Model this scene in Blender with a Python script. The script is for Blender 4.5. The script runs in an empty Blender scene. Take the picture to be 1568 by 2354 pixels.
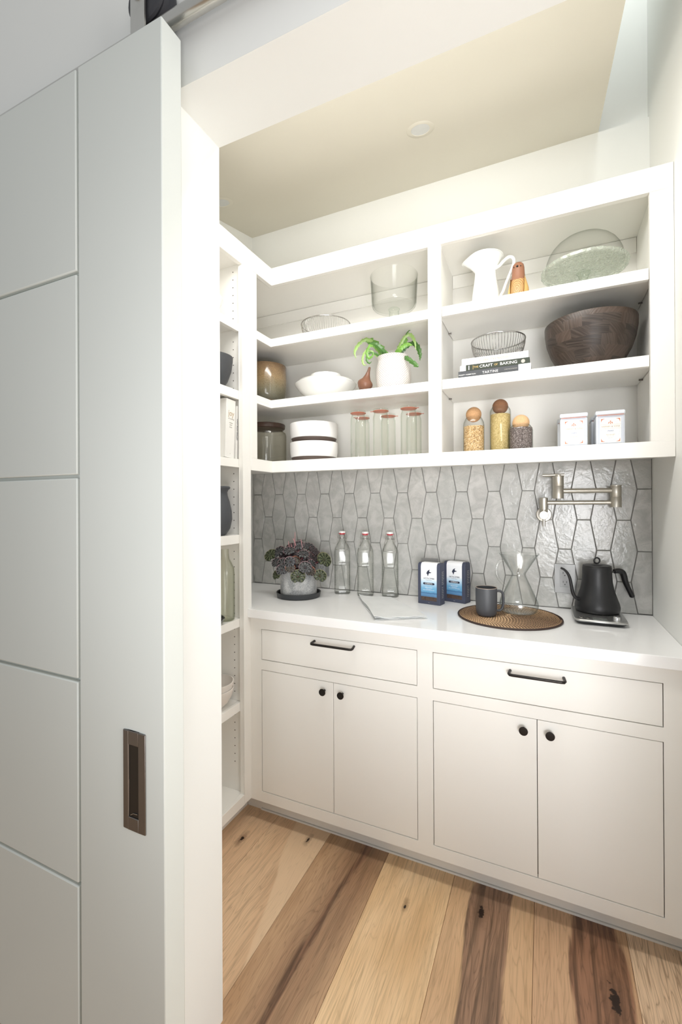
import bpy, bmesh, math, random
from math import sin, cos, pi, radians, atan2, sqrt, hypot
from mathutils import Vector, Matrix
random.seed(7)
S = bpy.context.scene
COL = S.collection

# ---------------------------------------------------------------- camera
cam_d = bpy.data.cameras.new('camera'); cam = bpy.data.objects.new('camera', cam_d); COL.objects.link(cam)
X_ = Vector((0.9095634, 0.41553493, -0.00501373)); Y_ = Vector((5.48850358e-03, 5.1772e-05, 0.999984937)); D_ = Vector((-0.41552893, 0.90957722, 0.00223358))
M = Matrix((X_, Y_, -D_)).transposed().to_4x4(); M.translation = Vector((0, 0, 1.3615))
cam.matrix_world = M
cam_d.sensor_fit = 'VERTICAL'; cam_d.sensor_height = 36; cam_d.sensor_width = 24
cam_d.lens = 1020.68 / 2354 * 36
cam_d.shift_y = -21.52 / 2354; cam_d.clip_start = .02
S.camera = cam

# ---------------------------------------------------------------- world and lights
W = bpy.data.worlds.new('room_light'); S.world = W; W.use_nodes = True
bg = W.node_tree.nodes['Background']; bg.inputs[0].default_value = (.95, .985, 1, 1); bg.inputs[1].default_value = .47

def area(name, loc, target, sx, sy, power, color=(1, 1, 1)):
    l = bpy.data.lights.new(name, 'AREA'); l.shape = 'RECTANGLE'; l.size = sx; l.size_y = sy; l.energy = power; l.color = color
    o = bpy.data.objects.new(name, l); COL.objects.link(o); o.location = loc
    o.rotation_euler = (Vector(target) - Vector(loc)).to_track_quat('-Z', 'Y').to_euler()
    return o
area('assumed_side_light', (2.3, .05, 1.6), (-.75, .75, 1.5), 1.2, 2.0, 54, (1, .995, .98))  # assumed daylight from the right, a bare unseen lamp with no window built
area('assumed_skylight_fill', (.305, 1.52, 3.86), (.305, 1.5, 1), .14, 1.05, 3.4, (.93, .97, 1))  # lamp added below the assumed skylight to brighten the shaft and right wall
area('assumed_pantry_light', (-.38, 1.05, 2.58), (-.38, 1.62, 1.2), 1.15, .22, 12.3, (1, .985, .96))  # assumed downlight row hidden by the header, an unseen lamp without fixtures
area('pantry_band_fill', (-.42, 1.06, 2.52), (-.42, 2.1, 2.68), 1.0, .10, 1.9, (1, .985, .96))  # added lamp without a fixture, brightens the wall band above the shelving
area('kitchen_fill_light', (.6, -1.4, 1.25), (-.15, 1.6, 1.25), 1.1, 1.0, 5.5, (.98, .985, 1)).data.spread = radians(46)  # unseen fill lamp, added behind the camera to lift the cabinet fronts
area('low_soffit_fill', (.75, -.8, .55), (-.12, 1.35, 2.05), 1.0, .8, 6.5, (.99, .99, 1)).data.spread = radians(70)  # unseen lamp added low down, aimed up to brighten the header soffit
S.view_settings.view_transform = 'Standard'; S.view_settings.look = 'None'; S.view_settings.gamma = 1
S.view_settings.use_curve_mapping = False; S.view_settings.exposure = .06
S.cycles.max_bounces = 16; S.cycles.diffuse_bounces = 7; S.cycles.glossy_bounces = 6; S.cycles.transmission_bounces = 12
S.cycles.transparent_max_bounces = 32; S.cycles.caustics_reflective = False; S.cycles.caustics_refractive = False
S.cycles.sample_clamp_indirect = 6; S.cycles.use_denoising = True

# ---------------------------------------------------------------- material helpers
class NT:
    def __init__(s, name):
        s.m = bpy.data.materials.new(name); s.m.use_nodes = True; s.t = s.m.node_tree; s.t.nodes.clear()
        s.out = s.n('ShaderNodeOutputMaterial')
    def n(s, typ, **k):
        nd = s.t.nodes.new(typ)
        for a, b in k.items():
            if a.startswith('i_'):
                a = a[2:]; a = int(a) if a.isdigit() else a
                s.set(nd, a, b)
            else: setattr(nd, a, b)
        return nd
    def set(s, nd, a, b):
        if isinstance(b, bpy.types.NodeSocket): s.t.links.new(b, nd.inputs[a])
        else: nd.inputs[a].default_value = b
    def math(s, op, a, b=0.0, c=0.0, clamp=False):
        nd = s.n('ShaderNodeMath', operation=op, use_clamp=clamp)
        for i, v in enumerate((a, b, c)): s.set(nd, i, v)
        return nd.outputs[0]
    def mix(s, f, a, b, mode='MIX'):
        nd = s.n('ShaderNodeMix', data_type='RGBA', blend_type=mode)
        def c(v): return v if isinstance(v, bpy.types.NodeSocket) else (*v[:3], 1)
        s.set(nd, 0, f); s.set(nd, 6, c(a)); s.set(nd, 7, c(b)); return nd.outputs[2]
    def co(s, kind='Object', scale=None, loc=(0, 0, 0), rot=(0, 0, 0)):
        tc = s.n('ShaderNodeTexCoord').outputs[kind]
        if scale is None: return tc
        mp = s.n('ShaderNodeMapping'); s.set(mp, 0, tc); mp.inputs[1].default_value = loc; mp.inputs[2].default_value = rot; mp.inputs[3].default_value = scale
        return mp.outputs[0]
    def noise(s, v, scale=5, detail=3, rough=.5, dist=0, out=0):
        nd = s.n('ShaderNodeTexNoise'); s.set(nd, 'Vector', v); nd.inputs['Scale'].default_value = scale; nd.inputs['Detail'].default_value = detail
        nd.inputs['Roughness'].default_value = rough; nd.inputs['Distortion'].default_value = dist; return nd.outputs[out]
    def ramp(s, f, stops):
        nd = s.n('ShaderNodeValToRGB'); s.set(nd, 0, f); e = nd.color_ramp.elements
        while len(e) < len(stops): e.new(.5)
        for q, (p, c) in zip(e, stops): q.position = p; q.color = (*c, 1) if len(c) == 3 else c
        return nd.outputs[0]
    def sm(s, v, a, b):      # smoothstep
        nd = s.n('ShaderNodeMapRange', interpolation_type='SMOOTHSTEP'); s.set(nd, 0, v); s.set(nd, 1, a); s.set(nd, 2, b); return nd.outputs[0]
    def bump(s, h, st=.2, d=.002):
        nd = s.n('ShaderNodeBump'); s.set(nd, 'Height', h); nd.inputs['Strength'].default_value = st; nd.inputs['Distance'].default_value = d; return nd.outputs[0]
    def pbr(s, col, rough=.5, metal=0, normal=None, spec=.5, coat=0, alpha=None, emis=None):
        p = s.n('ShaderNodeBsdfPrincipled')
        s.set(p, 'Base Color', col if isinstance(col, bpy.types.NodeSocket) else (*col, 1)); s.set(p, 'Roughness', rough); s.set(p, 'Metallic', metal)
        s.set(p, 'Specular IOR Level', spec); s.set(p, 'Coat Weight', coat)
        if normal: s.set(p, 'Normal', normal)
        s.t.links.new(p.outputs[0], s.out.inputs[0]); return s.m

def paint(name, col, rough=.45, var=.015, sc=3):
    t = NT(name); n = t.noise(t.co(), sc, 3)
    c = t.mix(n, [max(0, v - var) for v in col], [min(1, v + var) for v in col])
    b = t.bump(t.noise(t.co(), 350, 2), .06, .0004)
    return t.pbr(c, rough, normal=b)
def plain(name, col, rough=.5, metal=0, spec=.5, var=.06, sc=40, coat=0, bump=0):
    t = NT(name); n = t.noise(t.co(), sc, 3)
    c = t.mix(n, [v * (1 - var) for v in col], [min(1, v * (1 + var)) for v in col])
    return t.pbr(c, rough, metal, t.bump(n, bump, .0008) if bump else None, spec, coat)
def glass(name, tint=(.97, .985, .97), edge=(.70, .78, .70), refl=1.0, wav=0):
    t = NT(name)
    lw = t.n('ShaderNodeLayerWeight'); lw.inputs[0].default_value = .5
    f = t.math('POWER', lw.outputs['Facing'], 3.0)
    tr = t.n('ShaderNodeBsdfTransparent'); t.set(tr, 0, t.mix(f, tint, edge))
    gl = t.n('ShaderNodeBsdfGlossy'); gl.inputs['Roughness'].default_value = .13; gl.inputs[0].default_value = (1, 1, 1, 1)
    if wav: 
        nb = t.bump(t.noise(t.co(), 90, 3), wav, .002); t.set(gl, 'Normal', nb)
    fac = t.math('MULTIPLY_ADD', t.math('POWER', lw.outputs['Facing'], 5.0), .40 * refl, .028 * refl, clamp=True)
    mx = t.n('ShaderNodeMixShader'); t.set(mx, 0, fac); t.t.links.new(tr.outputs[0], mx.inputs[1]); t.t.links.new(gl.outputs[0], mx.inputs[2])
    t.t.links.new(mx.outputs[0], t.out.inputs[0]); return t.m

CAB = paint('cabinet_paint', (.85, .837, .800), .38)
WALLP = paint('wall_paint', (.82, .825, .80), .65)
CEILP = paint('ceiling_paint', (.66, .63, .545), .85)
DOORP = paint('door_paint', (.66, .685, .655), .5)
DARKGAP = plain('gap_shadow_lining', (.05, .05, .05), .8)
QUARTZ = paint('white_quartz', (.90, .90, .90), .13, .008, 30)
BLACK = plain('matte_black', (.012, .012, .013), .42, bump=.05, sc=300)
BLACKH = plain('blackened_bronze', (.030, .026, .024), .35, .7)
BLKGLS = plain('gloss_black', (.008, .008, .008), .12)
STEEL = plain('brushed_steel', (.62, .60, .56), .28, 1, sc=60)
CHROME = plain('chrome_wire', (.50, .49, .48), .12, 1)
PEWTER = plain('dark_pewter', (.22, .20, .185), .34, .9)
RUBBER = plain('roller_rubber', (.03, .03, .035), .5)
WCER = plain('white_ceramic', (.84, .84, .82), .14, coat=.3, var=.01)
WMATTE = plain('matte_white_ceramic', (.84, .83, .82), .45, var=.01)
BONE = plain('bone_stoneware', (.74, .70, .66), .35, var=.02)
ENAMEL = plain('white_enamel', (.86, .87, .85), .1, coat=.5, var=.006)
BRNCLAY = plain('brown_clay', (.10, .072, .06), .6, var=.1)
CHAR = plain('charcoal_stoneware', (.055, .058, .065), .5, var=.12, sc=25)
SAUCERM = plain('dark_saucer_glaze', (.03, .033, .036), .35)
NAVY = plain('navy_card', (.045, .052, .085), .55, var=.05)
PAPER = plain('page_paper', (.78, .76, .70), .8)
WPRINT = plain('white_print', (.85, .85, .84), .6, var=.01)
GPRINT = plain('grey_print', (.42, .40, .36), .6)
TANPRINT = plain('tan_print', (.46, .35, .22), .6)
GOLDPRINT = plain('gold_print', (.60, .42, .14), .5)
BLUEPRINT_ = plain('blue_print', (.12, .18, .38), .6)
REDPRINT = plain('copper_print', (.58, .20, .11), .5)
DKPRINT = plain('navy_print', (.02, .025, .05), .6)
RED = plain('red_gasket', (.50, .015, .03), .4)
ORANGE = plain('orange_gasket', (.62, .16, .09), .45)
GLASS = glass('clear_glass', (.992, .994, .990), (.57, .585, .555), .7)
GREENGLASS = glass('green_tinted_glass', (.992, .995, .987), (.80, .85, .79))
OLDGLASS = glass('olive_bottle_glass', (.957, .962, .935), (.50, .52, .44), wav=.4)
LABGLASS = glass('borosilicate_glass', (.990, .993, .990), (.52, .55, .53), 1.5)
THICKGLASS = glass('pressed_glass', (.97, .982, .965), (.62, .70, .64), wav=.6)
SMOKEG = glass('smoky_canister_glass', (.975, .970, .948), (.60, .58, .51))
def pressed():
    m = glass('etched_plate_glass', (.97, .982, .965), (.66, .73, .68)); nt = m.node_tree; o = [n for n in nt.nodes if n.type == 'OUTPUT_MATERIAL'][0]; old = o.inputs[0].links[0].from_socket
    tc = nt.nodes.new('ShaderNodeTexCoord'); ns = nt.nodes.new('ShaderNodeTexNoise'); ns.inputs['Scale'].default_value = 55; ns.inputs['Detail'].default_value = 3; ns.inputs['Distortion'].default_value = 1.5
    nt.links.new(tc.outputs['Object'], ns.inputs['Vector']); mr = nt.nodes.new('ShaderNodeMapRange'); mr.inputs[1].default_value = .45; mr.inputs[2].default_value = .62; mr.inputs[3].default_value = .12; mr.inputs[4].default_value = .42
    nt.links.new(ns.outputs[0], mr.inputs[0]); df = nt.nodes.new('ShaderNodeBsdfPrincipled'); df.inputs['Base Color'].default_value = (.62, .68, .60, 1); df.inputs['Roughness'].default_value = .3
    bp = nt.nodes.new('ShaderNodeBump'); bp.inputs['Strength'].default_value = .8; bp.inputs['Distance'].default_value = .003; nt.links.new(ns.outputs[0], bp.inputs['Height']); nt.links.new(bp.outputs[0], df.inputs['Normal'])
    mx = nt.nodes.new('ShaderNodeMixShader'); nt.links.new(mr.outputs[0], mx.inputs[0]); nt.links.new(old, mx.inputs[1]); nt.links.new(df.outputs[0], mx.inputs[2]); nt.links.new(mx.outputs[0], o.inputs[0]); return m
PRESSED = pressed()
PANE = glass('skylight_glass', (.95, .97, .98), (.8, .85, .85))
SOIL = plain('dark_soil', (.012, .009, .007), .9, bump=.8, sc=200)
OUTG = plain('grey_cover_plate', (.30, .30, .295), .35, .2)
OUTW = plain('grey_receptacle', (.40, .405, .41), .4)
WOODD = None

def tile_mat():
    t = NT('glazed_tile'); oi = t.n('ShaderNodeObjectInfo')
    co = t.co('Object')
    r = oi.outputs['Random']
    off = t.n('ShaderNodeCombineXYZ'); t.set(off, 0, t.math('MULTIPLY', r, 37)); t.set(off, 1, t.math('MULTIPLY', r, 11))
    v = t.n('ShaderNodeVectorMath', operation='ADD'); t.set(v, 0, co); t.set(v, 1, off.outputs[0]); v = v.outputs[0]
    n = t.noise(v, 16, 4, .6, .9); n2 = t.noise(v, 9, 2)
    c = t.mix(t.sm(n, .3, .7), (.40, .40, .38), (.58, .575, .55))
    c = t.mix(t.math('MULTIPLY', n2, .35), c, (.52, .485, .46))
    c = t.mix(t.math('MULTIPLY', r, .30), c, (.40, .415, .395))
    c = t.mix(t.sm(t.noise(v, 600, 2), .58, .72), c, t.mix(.35, c, (.10, .10, .09)))
    w = t.math('ADD', t.noise(v, 28, 3, .5, .8), t.math('MULTIPLY', t.noise(v, 110, 2), .35))
    return t.pbr(c, t.math('MULTIPLY_ADD', n, .22, .08), normal=t.bump(w, .40, .003), spec=.5)
TILE = tile_mat()
GROUT = plain('grey_grout', (.26, .255, .24), .85)

def wood_floor(name, base, pale, dark, bands=(), seed=0, lines=.5, knots=(), edge=None):
    """bands: (x0,x1,softness,strength) of dark heartwood, knots: (x,y,r)"""
    t = NT(name); co = t.co('Object'); sx = t.n('ShaderNodeSeparateXYZ'); t.set(sx, 0, co); x, y = sx.outputs[0], sx.outputs[1]
    sc = t.co('Object', (1, .28, 1), (seed * 3.1, seed * 1.7, 0))
    low = t.noise(sc, 5.5, 2, .5)                       # slow wander
    kn = None; xx = x
    for (kx, ky, kr) in knots:
        dx = t.math('SUBTRACT', x, kx); dy = t.math('MULTIPLY', t.math('SUBTRACT', y, ky), .38)
        d = t.math('SQRT', t.math('ADD', t.math('MULTIPLY', dx, dx), t.math('MULTIPLY', dy, dy)))
        g = t.math('SUBTRACT', 1.0, t.sm(d, 0, kr * 3.2))
        push = t.math('MULTIPLY', t.math('MULTIPLY', dx, -1.0), t.math('MULTIPLY', g, .75))
        xx = t.math('ADD', xx, push)
        kn = d if kn is None else t.math('MINIMUM', kn, d)
    dist = t.math('MULTIPLY_ADD', low, .10, xx)
    cv = t.n('ShaderNodeCombineXYZ'); t.set(cv, 0, t.math('MULTIPLY', dist, 9)); t.set(cv, 1, t.math('MULTIPLY', y, .8)); cv.inputs[2].default_value = seed
    f = t.noise(cv.outputs[0], 1.6, 3, .55, .2)
    ring = t.math('ABSOLUTE', t.math('SINE', t.math('MULTIPLY', f, 70)))
    line = t.math('POWER', t.math('SUBTRACT', 1.0, ring), 3)
    fine = t.noise(t.co('Object', (260, 7, 1), (seed, 0, 0)), 1, 3, .6)
    c = t.mix(t.sm(low, .38, .62), base, pale)
    c = t.mix(t.math('MULTIPLY', line, lines), c, [v * .62 for v in base])
    c = t.mix(t.sm(fine, .48, .72), c, t.mix(.55, c, [v * .62 for v in base]))
    mid = t.noise(t.co('Object', (80, 2.6, 1), (seed * 1.3, seed, 0)), 1, 4, .65, .5)
    c = t.mix(t.math('MULTIPLY', t.sm(mid, .50, .68), .42), c, [v * .60 for v in base])
    if edge: c = t.mix(t.sm(t.math('MULTIPLY_ADD', y, .28, dist), edge[0] - .004, edge[0] + .004), c, t.mix(t.math('MULTIPLY', line, lines), edge[1], [v * .8 for v in edge[1]]))
    for (a, b, so, st) in bands:
        d2 = t.math('MULTIPLY_ADD', t.math('SUBTRACT', t.noise(t.co('Object', (30, 3.2, 1), (seed, 2, 0)), 1, 3, .6), .5), .045, dist)
        m = t.math('MULTIPLY', t.sm(d2, a + .05 - so, a + .05 + so), t.math('SUBTRACT', 1.0, t.sm(d2, b + .05 - so, b + .05 + so)))
        stv = t.noise(t.co('Object', (55, 2.2, 1), (seed * 2, 0, 0)), 1, 4, .6, .6)
        dk = t.mix(t.sm(stv, .35, .62), [v * .55 for v in dark], [min(1, v * 1.5) for v in dark])
        dk = t.mix(t.math('MULTIPLY', line, .5), dk, [v * .35 for v in dark])
        c = t.mix(t.math('MULTIPLY', m, st), c, dk)
    if kn is not None:
        rr = knots[0][2]; kw = t.math('MULTIPLY_ADD', t.math('SUBTRACT', t.noise(co, 55, 3, .6), .5), rr * 1.2, kn)
        c = t.mix(t.math('MULTIPLY', t.math('SUBTRACT', 1.0, t.sm(kw, rr * .3, rr * 1.3)), .55), c, [v * .7 for v in dark])
        c = t.mix(t.math('SUBTRACT', 1.0, t.sm(kw, rr * .22, rr * .34)), c, (.02, .011, .007))
    hs = t.n('ShaderNodeHueSaturation'); hs.inputs['Hue'].default_value = .493; hs.inputs['Saturation'].default_value = 1.04; hs.inputs['Value'].default_value = 1.22; t.set(hs, 'Color', c)
    return t.pbr(hs.outputs[0], .42, normal=t.bump(fine, .12, .0006), spec=.4)

def simple_wood(name, a, b, scale=(4, 60, 4), rough=.5, rings=0, rot=(0, 0, 0)):
    t = NT(name); co = t.co('Object', scale, (0, 0, 0), rot); n = t.noise(co, 1, 4, .55, .5)
    if rings: n = t.math('ABSOLUTE', t.math('SINE', t.math('MULTIPLY', n, rings)))
    return t.pbr(t.mix(n, a, b), rough, normal=t.bump(n, .15, .001))

# ---------------------------------------------------------------- mesh helpers
class MB:
    def __init__(s): s.v = []; s.f = []; s.mi = []
    def add(s, vs, fs, mi=0):
        b = len(s.v); s.v += [tuple(v) for v in vs]; s.f += [tuple(b + i for i in f) for f in fs]; s.mi += [mi] * len(fs); return s
    def box(s, x0, x1, y0, y1, z0, z1, mi=0):
        return s.add([(x0, y0, z0), (x1, y0, z0), (x1, y1, z0), (x0, y1, z0), (x0, y0, z1), (x1, y0, z1), (x1, y1, z1), (x0, y1, z1)],
                     [(0, 3, 2, 1), (4, 5, 6, 7), (0, 1, 5, 4), (1, 2, 6, 5), (2, 3, 7, 6), (3, 0, 4, 7)], mi)
    def prism(s, pts, z0, z1, mi=0):
        n = len(pts); vs = [(x, y, z0) for x, y in pts] + [(x, y, z1) for x, y in pts]
        return s.add(vs, [tuple(range(n - 1, -1, -1)), tuple(range(n, 2 * n))] + [(i, (i + 1) % n, n + (i + 1) % n, n + i) for i in range(n)], mi)
    def loft(s, rings, caps=(True, True), closed=False, mi=0):
        n = len(rings[0]); vs = [p for r in rings for p in r]; fs = []
        m = len(rings)
        for j in range(m if closed else m - 1):
            k = (j + 1) % m
            for i in range(n): fs.append((j * n + i, j * n + (i + 1) % n, k * n + (i + 1) % n, k * n + i))
        if not closed:
            if caps[0]: fs.append(tuple(range(n - 1, -1, -1)))
            if caps[1]: fs.append(tuple((m - 1) * n + i for i in range(n)))
        return s.add(vs, fs, mi)
    def lathe(s, prof, c=(0, 0, 0), n=40, mi=0, axis='Z', wob=None):
        """prof (r,z) open polyline; ends with r==0 collapse into fans"""
        rings = []
        for r, z in prof:
            ring = []
            for i in range(n):
                a = 2 * pi * i / n; x, y, zz = r * cos(a), r * sin(a), z
                if wob: x, y, zz = wob(x, y, zz, a)
                ring.append((x, y, zz))
            rings.append(ring)
        if axis == 'Y': rings = [[(x, -z, y) for x, y, z in r] for r in rings]
        if axis == 'X': rings = [[(z, x, y) for x, y, z in r] for r in rings]
        rings = [[(x + c[0], y + c[1], z + c[2]) for x, y, z in r] for r in rings]
        return s.loft(rings, (prof[0][0] > 1e-6, prof[-1][0] > 1e-6), mi=mi)
    def tube(s, path, r, n=8, mi=0, closed=False, flat=1.0, caps=True):
        P = [Vector(p) for p in path]; m = len(P); R = r if isinstance(r, (list, tuple)) else [r] * m
        rings = []; up = None
        for i in range(m):
            if closed: t = (P[(i + 1) % m] - P[i - 1]).normalized()
            else: t = (P[min(i + 1, m - 1)] - P[max(i - 1, 0)]).normalized()
            if up is None: up = Vector((0, 0, 1)) if abs(t.z) < .9 else Vector((1, 0, 0))
            u = (up - t * up.dot(t))
            if u.length < 1e-6: u = t.orthogonal()
            u.normalize(); w = t.cross(u); up = u
            rings.append([tuple(P[i] + (u * cos(2 * pi * k / n) + w * sin(2 * pi * k / n) * flat) * R[i]) for k in range(n)])
        return s.loft(rings, (caps, caps), closed=closed, mi=mi)
    def sphere(s, c, r, nu=20, nv=12, mi=0, sz=1):
        return s.lathe([(max(r * sin(pi * j / nv), 0 if j in (0, nv) else 1e-4), -r * cos(pi * j / nv) * sz) for j in range(nv + 1)], c, nu, mi)
    def obj(s, name, mat, parent=None, loc=(0, 0, 0), rot=(0, 0, 0), smooth=None, bevel=0, seg=2):
        me = bpy.data.meshes.new(name); me.from_pydata([tuple(v) for v in s.v], [], s.f)
        bm = bmesh.new(); bm.from_mesh(me); bmesh.ops.remove_doubles(bm, verts=bm.verts, dist=1e-6)
        bmesh.ops.recalc_face_normals(bm, faces=bm.faces)
        bm.to_mesh(me); bm.free()
        mats = mat if isinstance(mat, (list, tuple)) else [mat]
        for m_ in mats: me.materials.append(m_)
        if len(mats) > 1 and len(me.polygons) == len(s.mi):
            for p, k in zip(me.polygons, s.mi): p.material_index = k
        if smooth is not None:
            for p in me.polygons: p.use_smooth = True
            me.set_sharp_from_angle(angle=radians(smooth))
        o = bpy.data.objects.new(name, me); COL.objects.link(o); o.location = loc; o.rotation_euler = rot
        if parent: o.parent = parent
        if bevel:
            md = o.modifiers.new('bevel', 'BEVEL'); md.width = bevel; md.segments = seg; md.limit_method = 'ANGLE'; md.angle_limit = radians(40)
            for p in me.polygons: p.use_smooth = True
            me.set_sharp_from_angle(angle=radians(35)); 
        return o
def tag(o, label=None, cat=None, group=None, kind=None):
    for k, v in (('label', label), ('category', cat), ('group', group), ('kind', kind)):
        if v: o[k] = v
    return o
def thing(name, label, cat, loc=(0, 0, 0), rz=0, group=None):
    o = bpy.data.objects.new(name, None); o.empty_display_size = .05; COL.objects.link(o); o.location = loc; o.rotation_euler = (0, 0, rz)
    return tag(o, label, cat, group)
def copy_tree(o, parent=None, loc=None, rz=None, label=None):
    c = o.copy(); COL.objects.link(c); c.parent = parent
    if loc is not None: c.location = loc
    if rz is not None: c.rotation_euler = (0, 0, rz)
    if label: c['label'] = label
    for ch in list(o.children): copy_tree(ch, c)
    return c
def B(x0, x1, y0, y1, z0, z1): return MB().box(x0, x1, y0, y1, z0, z1)
def text(body, size, mat, parent, loc, rot=(pi / 2, 0, 0), ext=.0002, align='CENTER', sx=1.0, name='lettering', space=1.0, shear=0):
    c = bpy.data.curves.new(name, 'FONT'); c.body = body; c.size = size; c.extrude = ext; c.align_x = align; c.align_y = 'CENTER'
    c.space_character = space; c.shear = shear; c.resolution_u = 3
    tmp = bpy.data.objects.new(name, c); me = bpy.data.meshes.new_from_object(tmp); bpy.data.objects.remove(tmp); bpy.data.curves.remove(c); me.name = name
    me.materials.clear(); me.materials.append(mat); o = bpy.data.objects.new(name, me); COL.objects.link(o); o.location = loc; o.rotation_euler = rot; o.scale = (sx, 1, 1)
    o.parent = parent; return o
def bez(pts, n=8):
    """Catmull-Rom through pts"""
    P = [Vector(p) for p in pts]; P = [P[0] * 2 - P[1]] + P + [P[-1] * 2 - P[-2]]; out = []
    for i in range(1, len(P) - 2):
        for k in range(n):
            t = k / n; a, b, c, d = P[i - 1:i + 3]
            out.append(.5 * ((2 * b) + (c - a) * t + (2 * a - 5 * b + 4 * c - d) * t * t + (3 * b - a - 3 * c + d) * t ** 3))
    out.append(P[-2]); return out

# key planes
XL, XW, XR = -1.153, -1.516, .389        # tall face / left wall / right wall
YF, YB, YU = 1.579, 2.109, 1.753         # base face / back wall / upper face
YJ1, YJ2, XJ, ZH = .765, .936, -.778, 2.306
ZT = 2.4636
def zc(y): return 2.89 + .215 * (y - 2.109)

# ================================================================= SETTING
st = lambda o: tag(o, kind='structure')
# back wall, lower part up to the sloped ceiling + set-back upper part in the assumed skylight shaft
wb = st(MB().box(XW - .12, XR + .12, YB, YB + .12, -.02, 2.89).box(.20, XR + .12, YB + .03, YB + .12, 2.89, 3.9).obj('wall_back', WALLP))
st(B(XW - .12, XW, YJ2, YB, -.02, 3.0).obj('wall_left', WALLP))
st(B(XR, XR + .12, YJ2, YB + .03, -.02, 3.9).obj('wall_right', WALLP))
fw = MB()
fw.box(-3.2, XJ, YJ1, YJ2, -.02, 3.9); fw.box(XJ, XR + .0, YJ1, YJ2, ZH, 3.9); fw.box(XR, 3.0, YJ1, YJ2, -.02, 3.9)
st(fw.obj('wall_front', WALLP))
# sloped ceiling, ends at the shaft
cl = MB(); x0, x1 = XW - .1, .213
y0, y1 = YJ2, YB + .0
cl.add([(x0, y0, zc(y0)), (x1, y0, zc(y0)), (x1, y1, zc(y1)), (x0, y1, zc(y1)), (x0, y0, zc(y0) + .12), (x1, y0, zc(y0) + .12), (x1, y1, zc(y1) + .12), (x0, y1, zc(y1) + .12)],
       [(0, 3, 2, 1), (4, 5, 6, 7), (0, 1, 5, 4), (1, 2, 6, 5), (2, 3, 7, 6), (3, 0, 4, 7)])
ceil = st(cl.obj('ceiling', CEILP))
st(B(.18, .205, YJ2, YB + .03, 3.02, 3.9).obj('wall_shaft', WALLP))
# assumed skylight, out of view: frame and pane at the top of the shaft
sk = st(MB().box(.205, XR, YJ2, YJ2 + .03, 3.88, 3.93).box(.205, XR, YB, YB + .03, 3.88, 3.93).box(.205, .225, YJ2, YB, 3.88, 3.93).box(XR - .02, XR, YJ2, YB, 3.88, 3.93).obj('window_1', CAB))
B(.225, XR - .02, YJ2 + .03, YB, 3.9, 3.906).obj('pane', PANE, sk)

# floor of wide planks running into the pantry
fl = st(B(-3.2, 3.0, -2.2, 2.2, -.05, -.016).obj('floor', DARKGAP))
tan, pale, dk = (.50, .335, .19), (.62, .45, .27), (.17, .095, .055)
FM = [wood_floor('oak_plank', (.60, .43, .27), (.66, .49, .32), dk, (), 3, .45, [(-1.127, 1.475, .018)]),
      wood_floor('oak_pale_edge_plank', (.57, .40, .245), (.63, .46, .29), (.24, .15, .09), (), 5, .55, [(-.8765, 1.58, .014)], (-.47, (.62, .465, .30))),
      wood_floor('brown_streaked_plank', (.40, .26, .145), (.47, .32, .19), (.15, .085, .05), [(-.72, -.58, .045, .50), (-.672, -.652, .006, .9)], 11, .55),
      wood_floor('pale_maple_plank', (.62, .43, .23), (.74, .56, .34), (.28, .17, .09), (), 8, .28, [(-.434, 1.4586, .012)]),
      wood_floor('hickory_heart_plank', (.55, .37, .205), (.60, .42, .25), (.20, .125, .08), [(-.222, -.105, .006, .92)], 14, .45, [(-.199, 1.54, .028)]),
      wood_floor('walnut_knot_plank', (.50, .33, .19), (.56, .38, .23), (.19, .105, .062), [(.075, .19, .007, .95)], 21, .45, [(.170, 1.415, .040)]),
      wood_floor('tan_figured_plank', (.46, .32, .20), (.68, .52, .35), (.3, .2, .12), (), 9, .8)]
edges = [-3.2, -2.94, -2.69, -2.43, -2.17, -1.92, -1.66, -1.40, -1.06, -.8075, -.557, -.304, -.0365, .228, .49, .74, 1.0, 1.25, 1.51, 1.77, 2.02, 2.28, 2.54, 2.8, 3.0]
for i in range(len(edges) - 1):
    a, b = edges[i] + .0004, edges[i + 1] - .0004
    mi = {7: 0, 8: 1, 9: 2, 10: 3, 11: 4, 12: 5, 13: 6}.get(i, (i * 5) % 7)
    ym = 2.1 if 6 < i < 14 else YJ2
    B(a, b, -2.2, ym, -.015, 0).obj('plank', FM[mi], fl, bevel=.0006, seg=1)
# sapwood strip of the second plank is glued up as a narrow board
# baseboard return seen at the right end of the toe space
st(B(XR - .012, XR, YJ2, 1.66, 0, .10).obj('baseboard_right', CAB, bevel=.002))

st(B(XL - .0745, XL - .0005, 1.656, 1.668, 0, .094).obj('trim_1', CAB))

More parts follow.
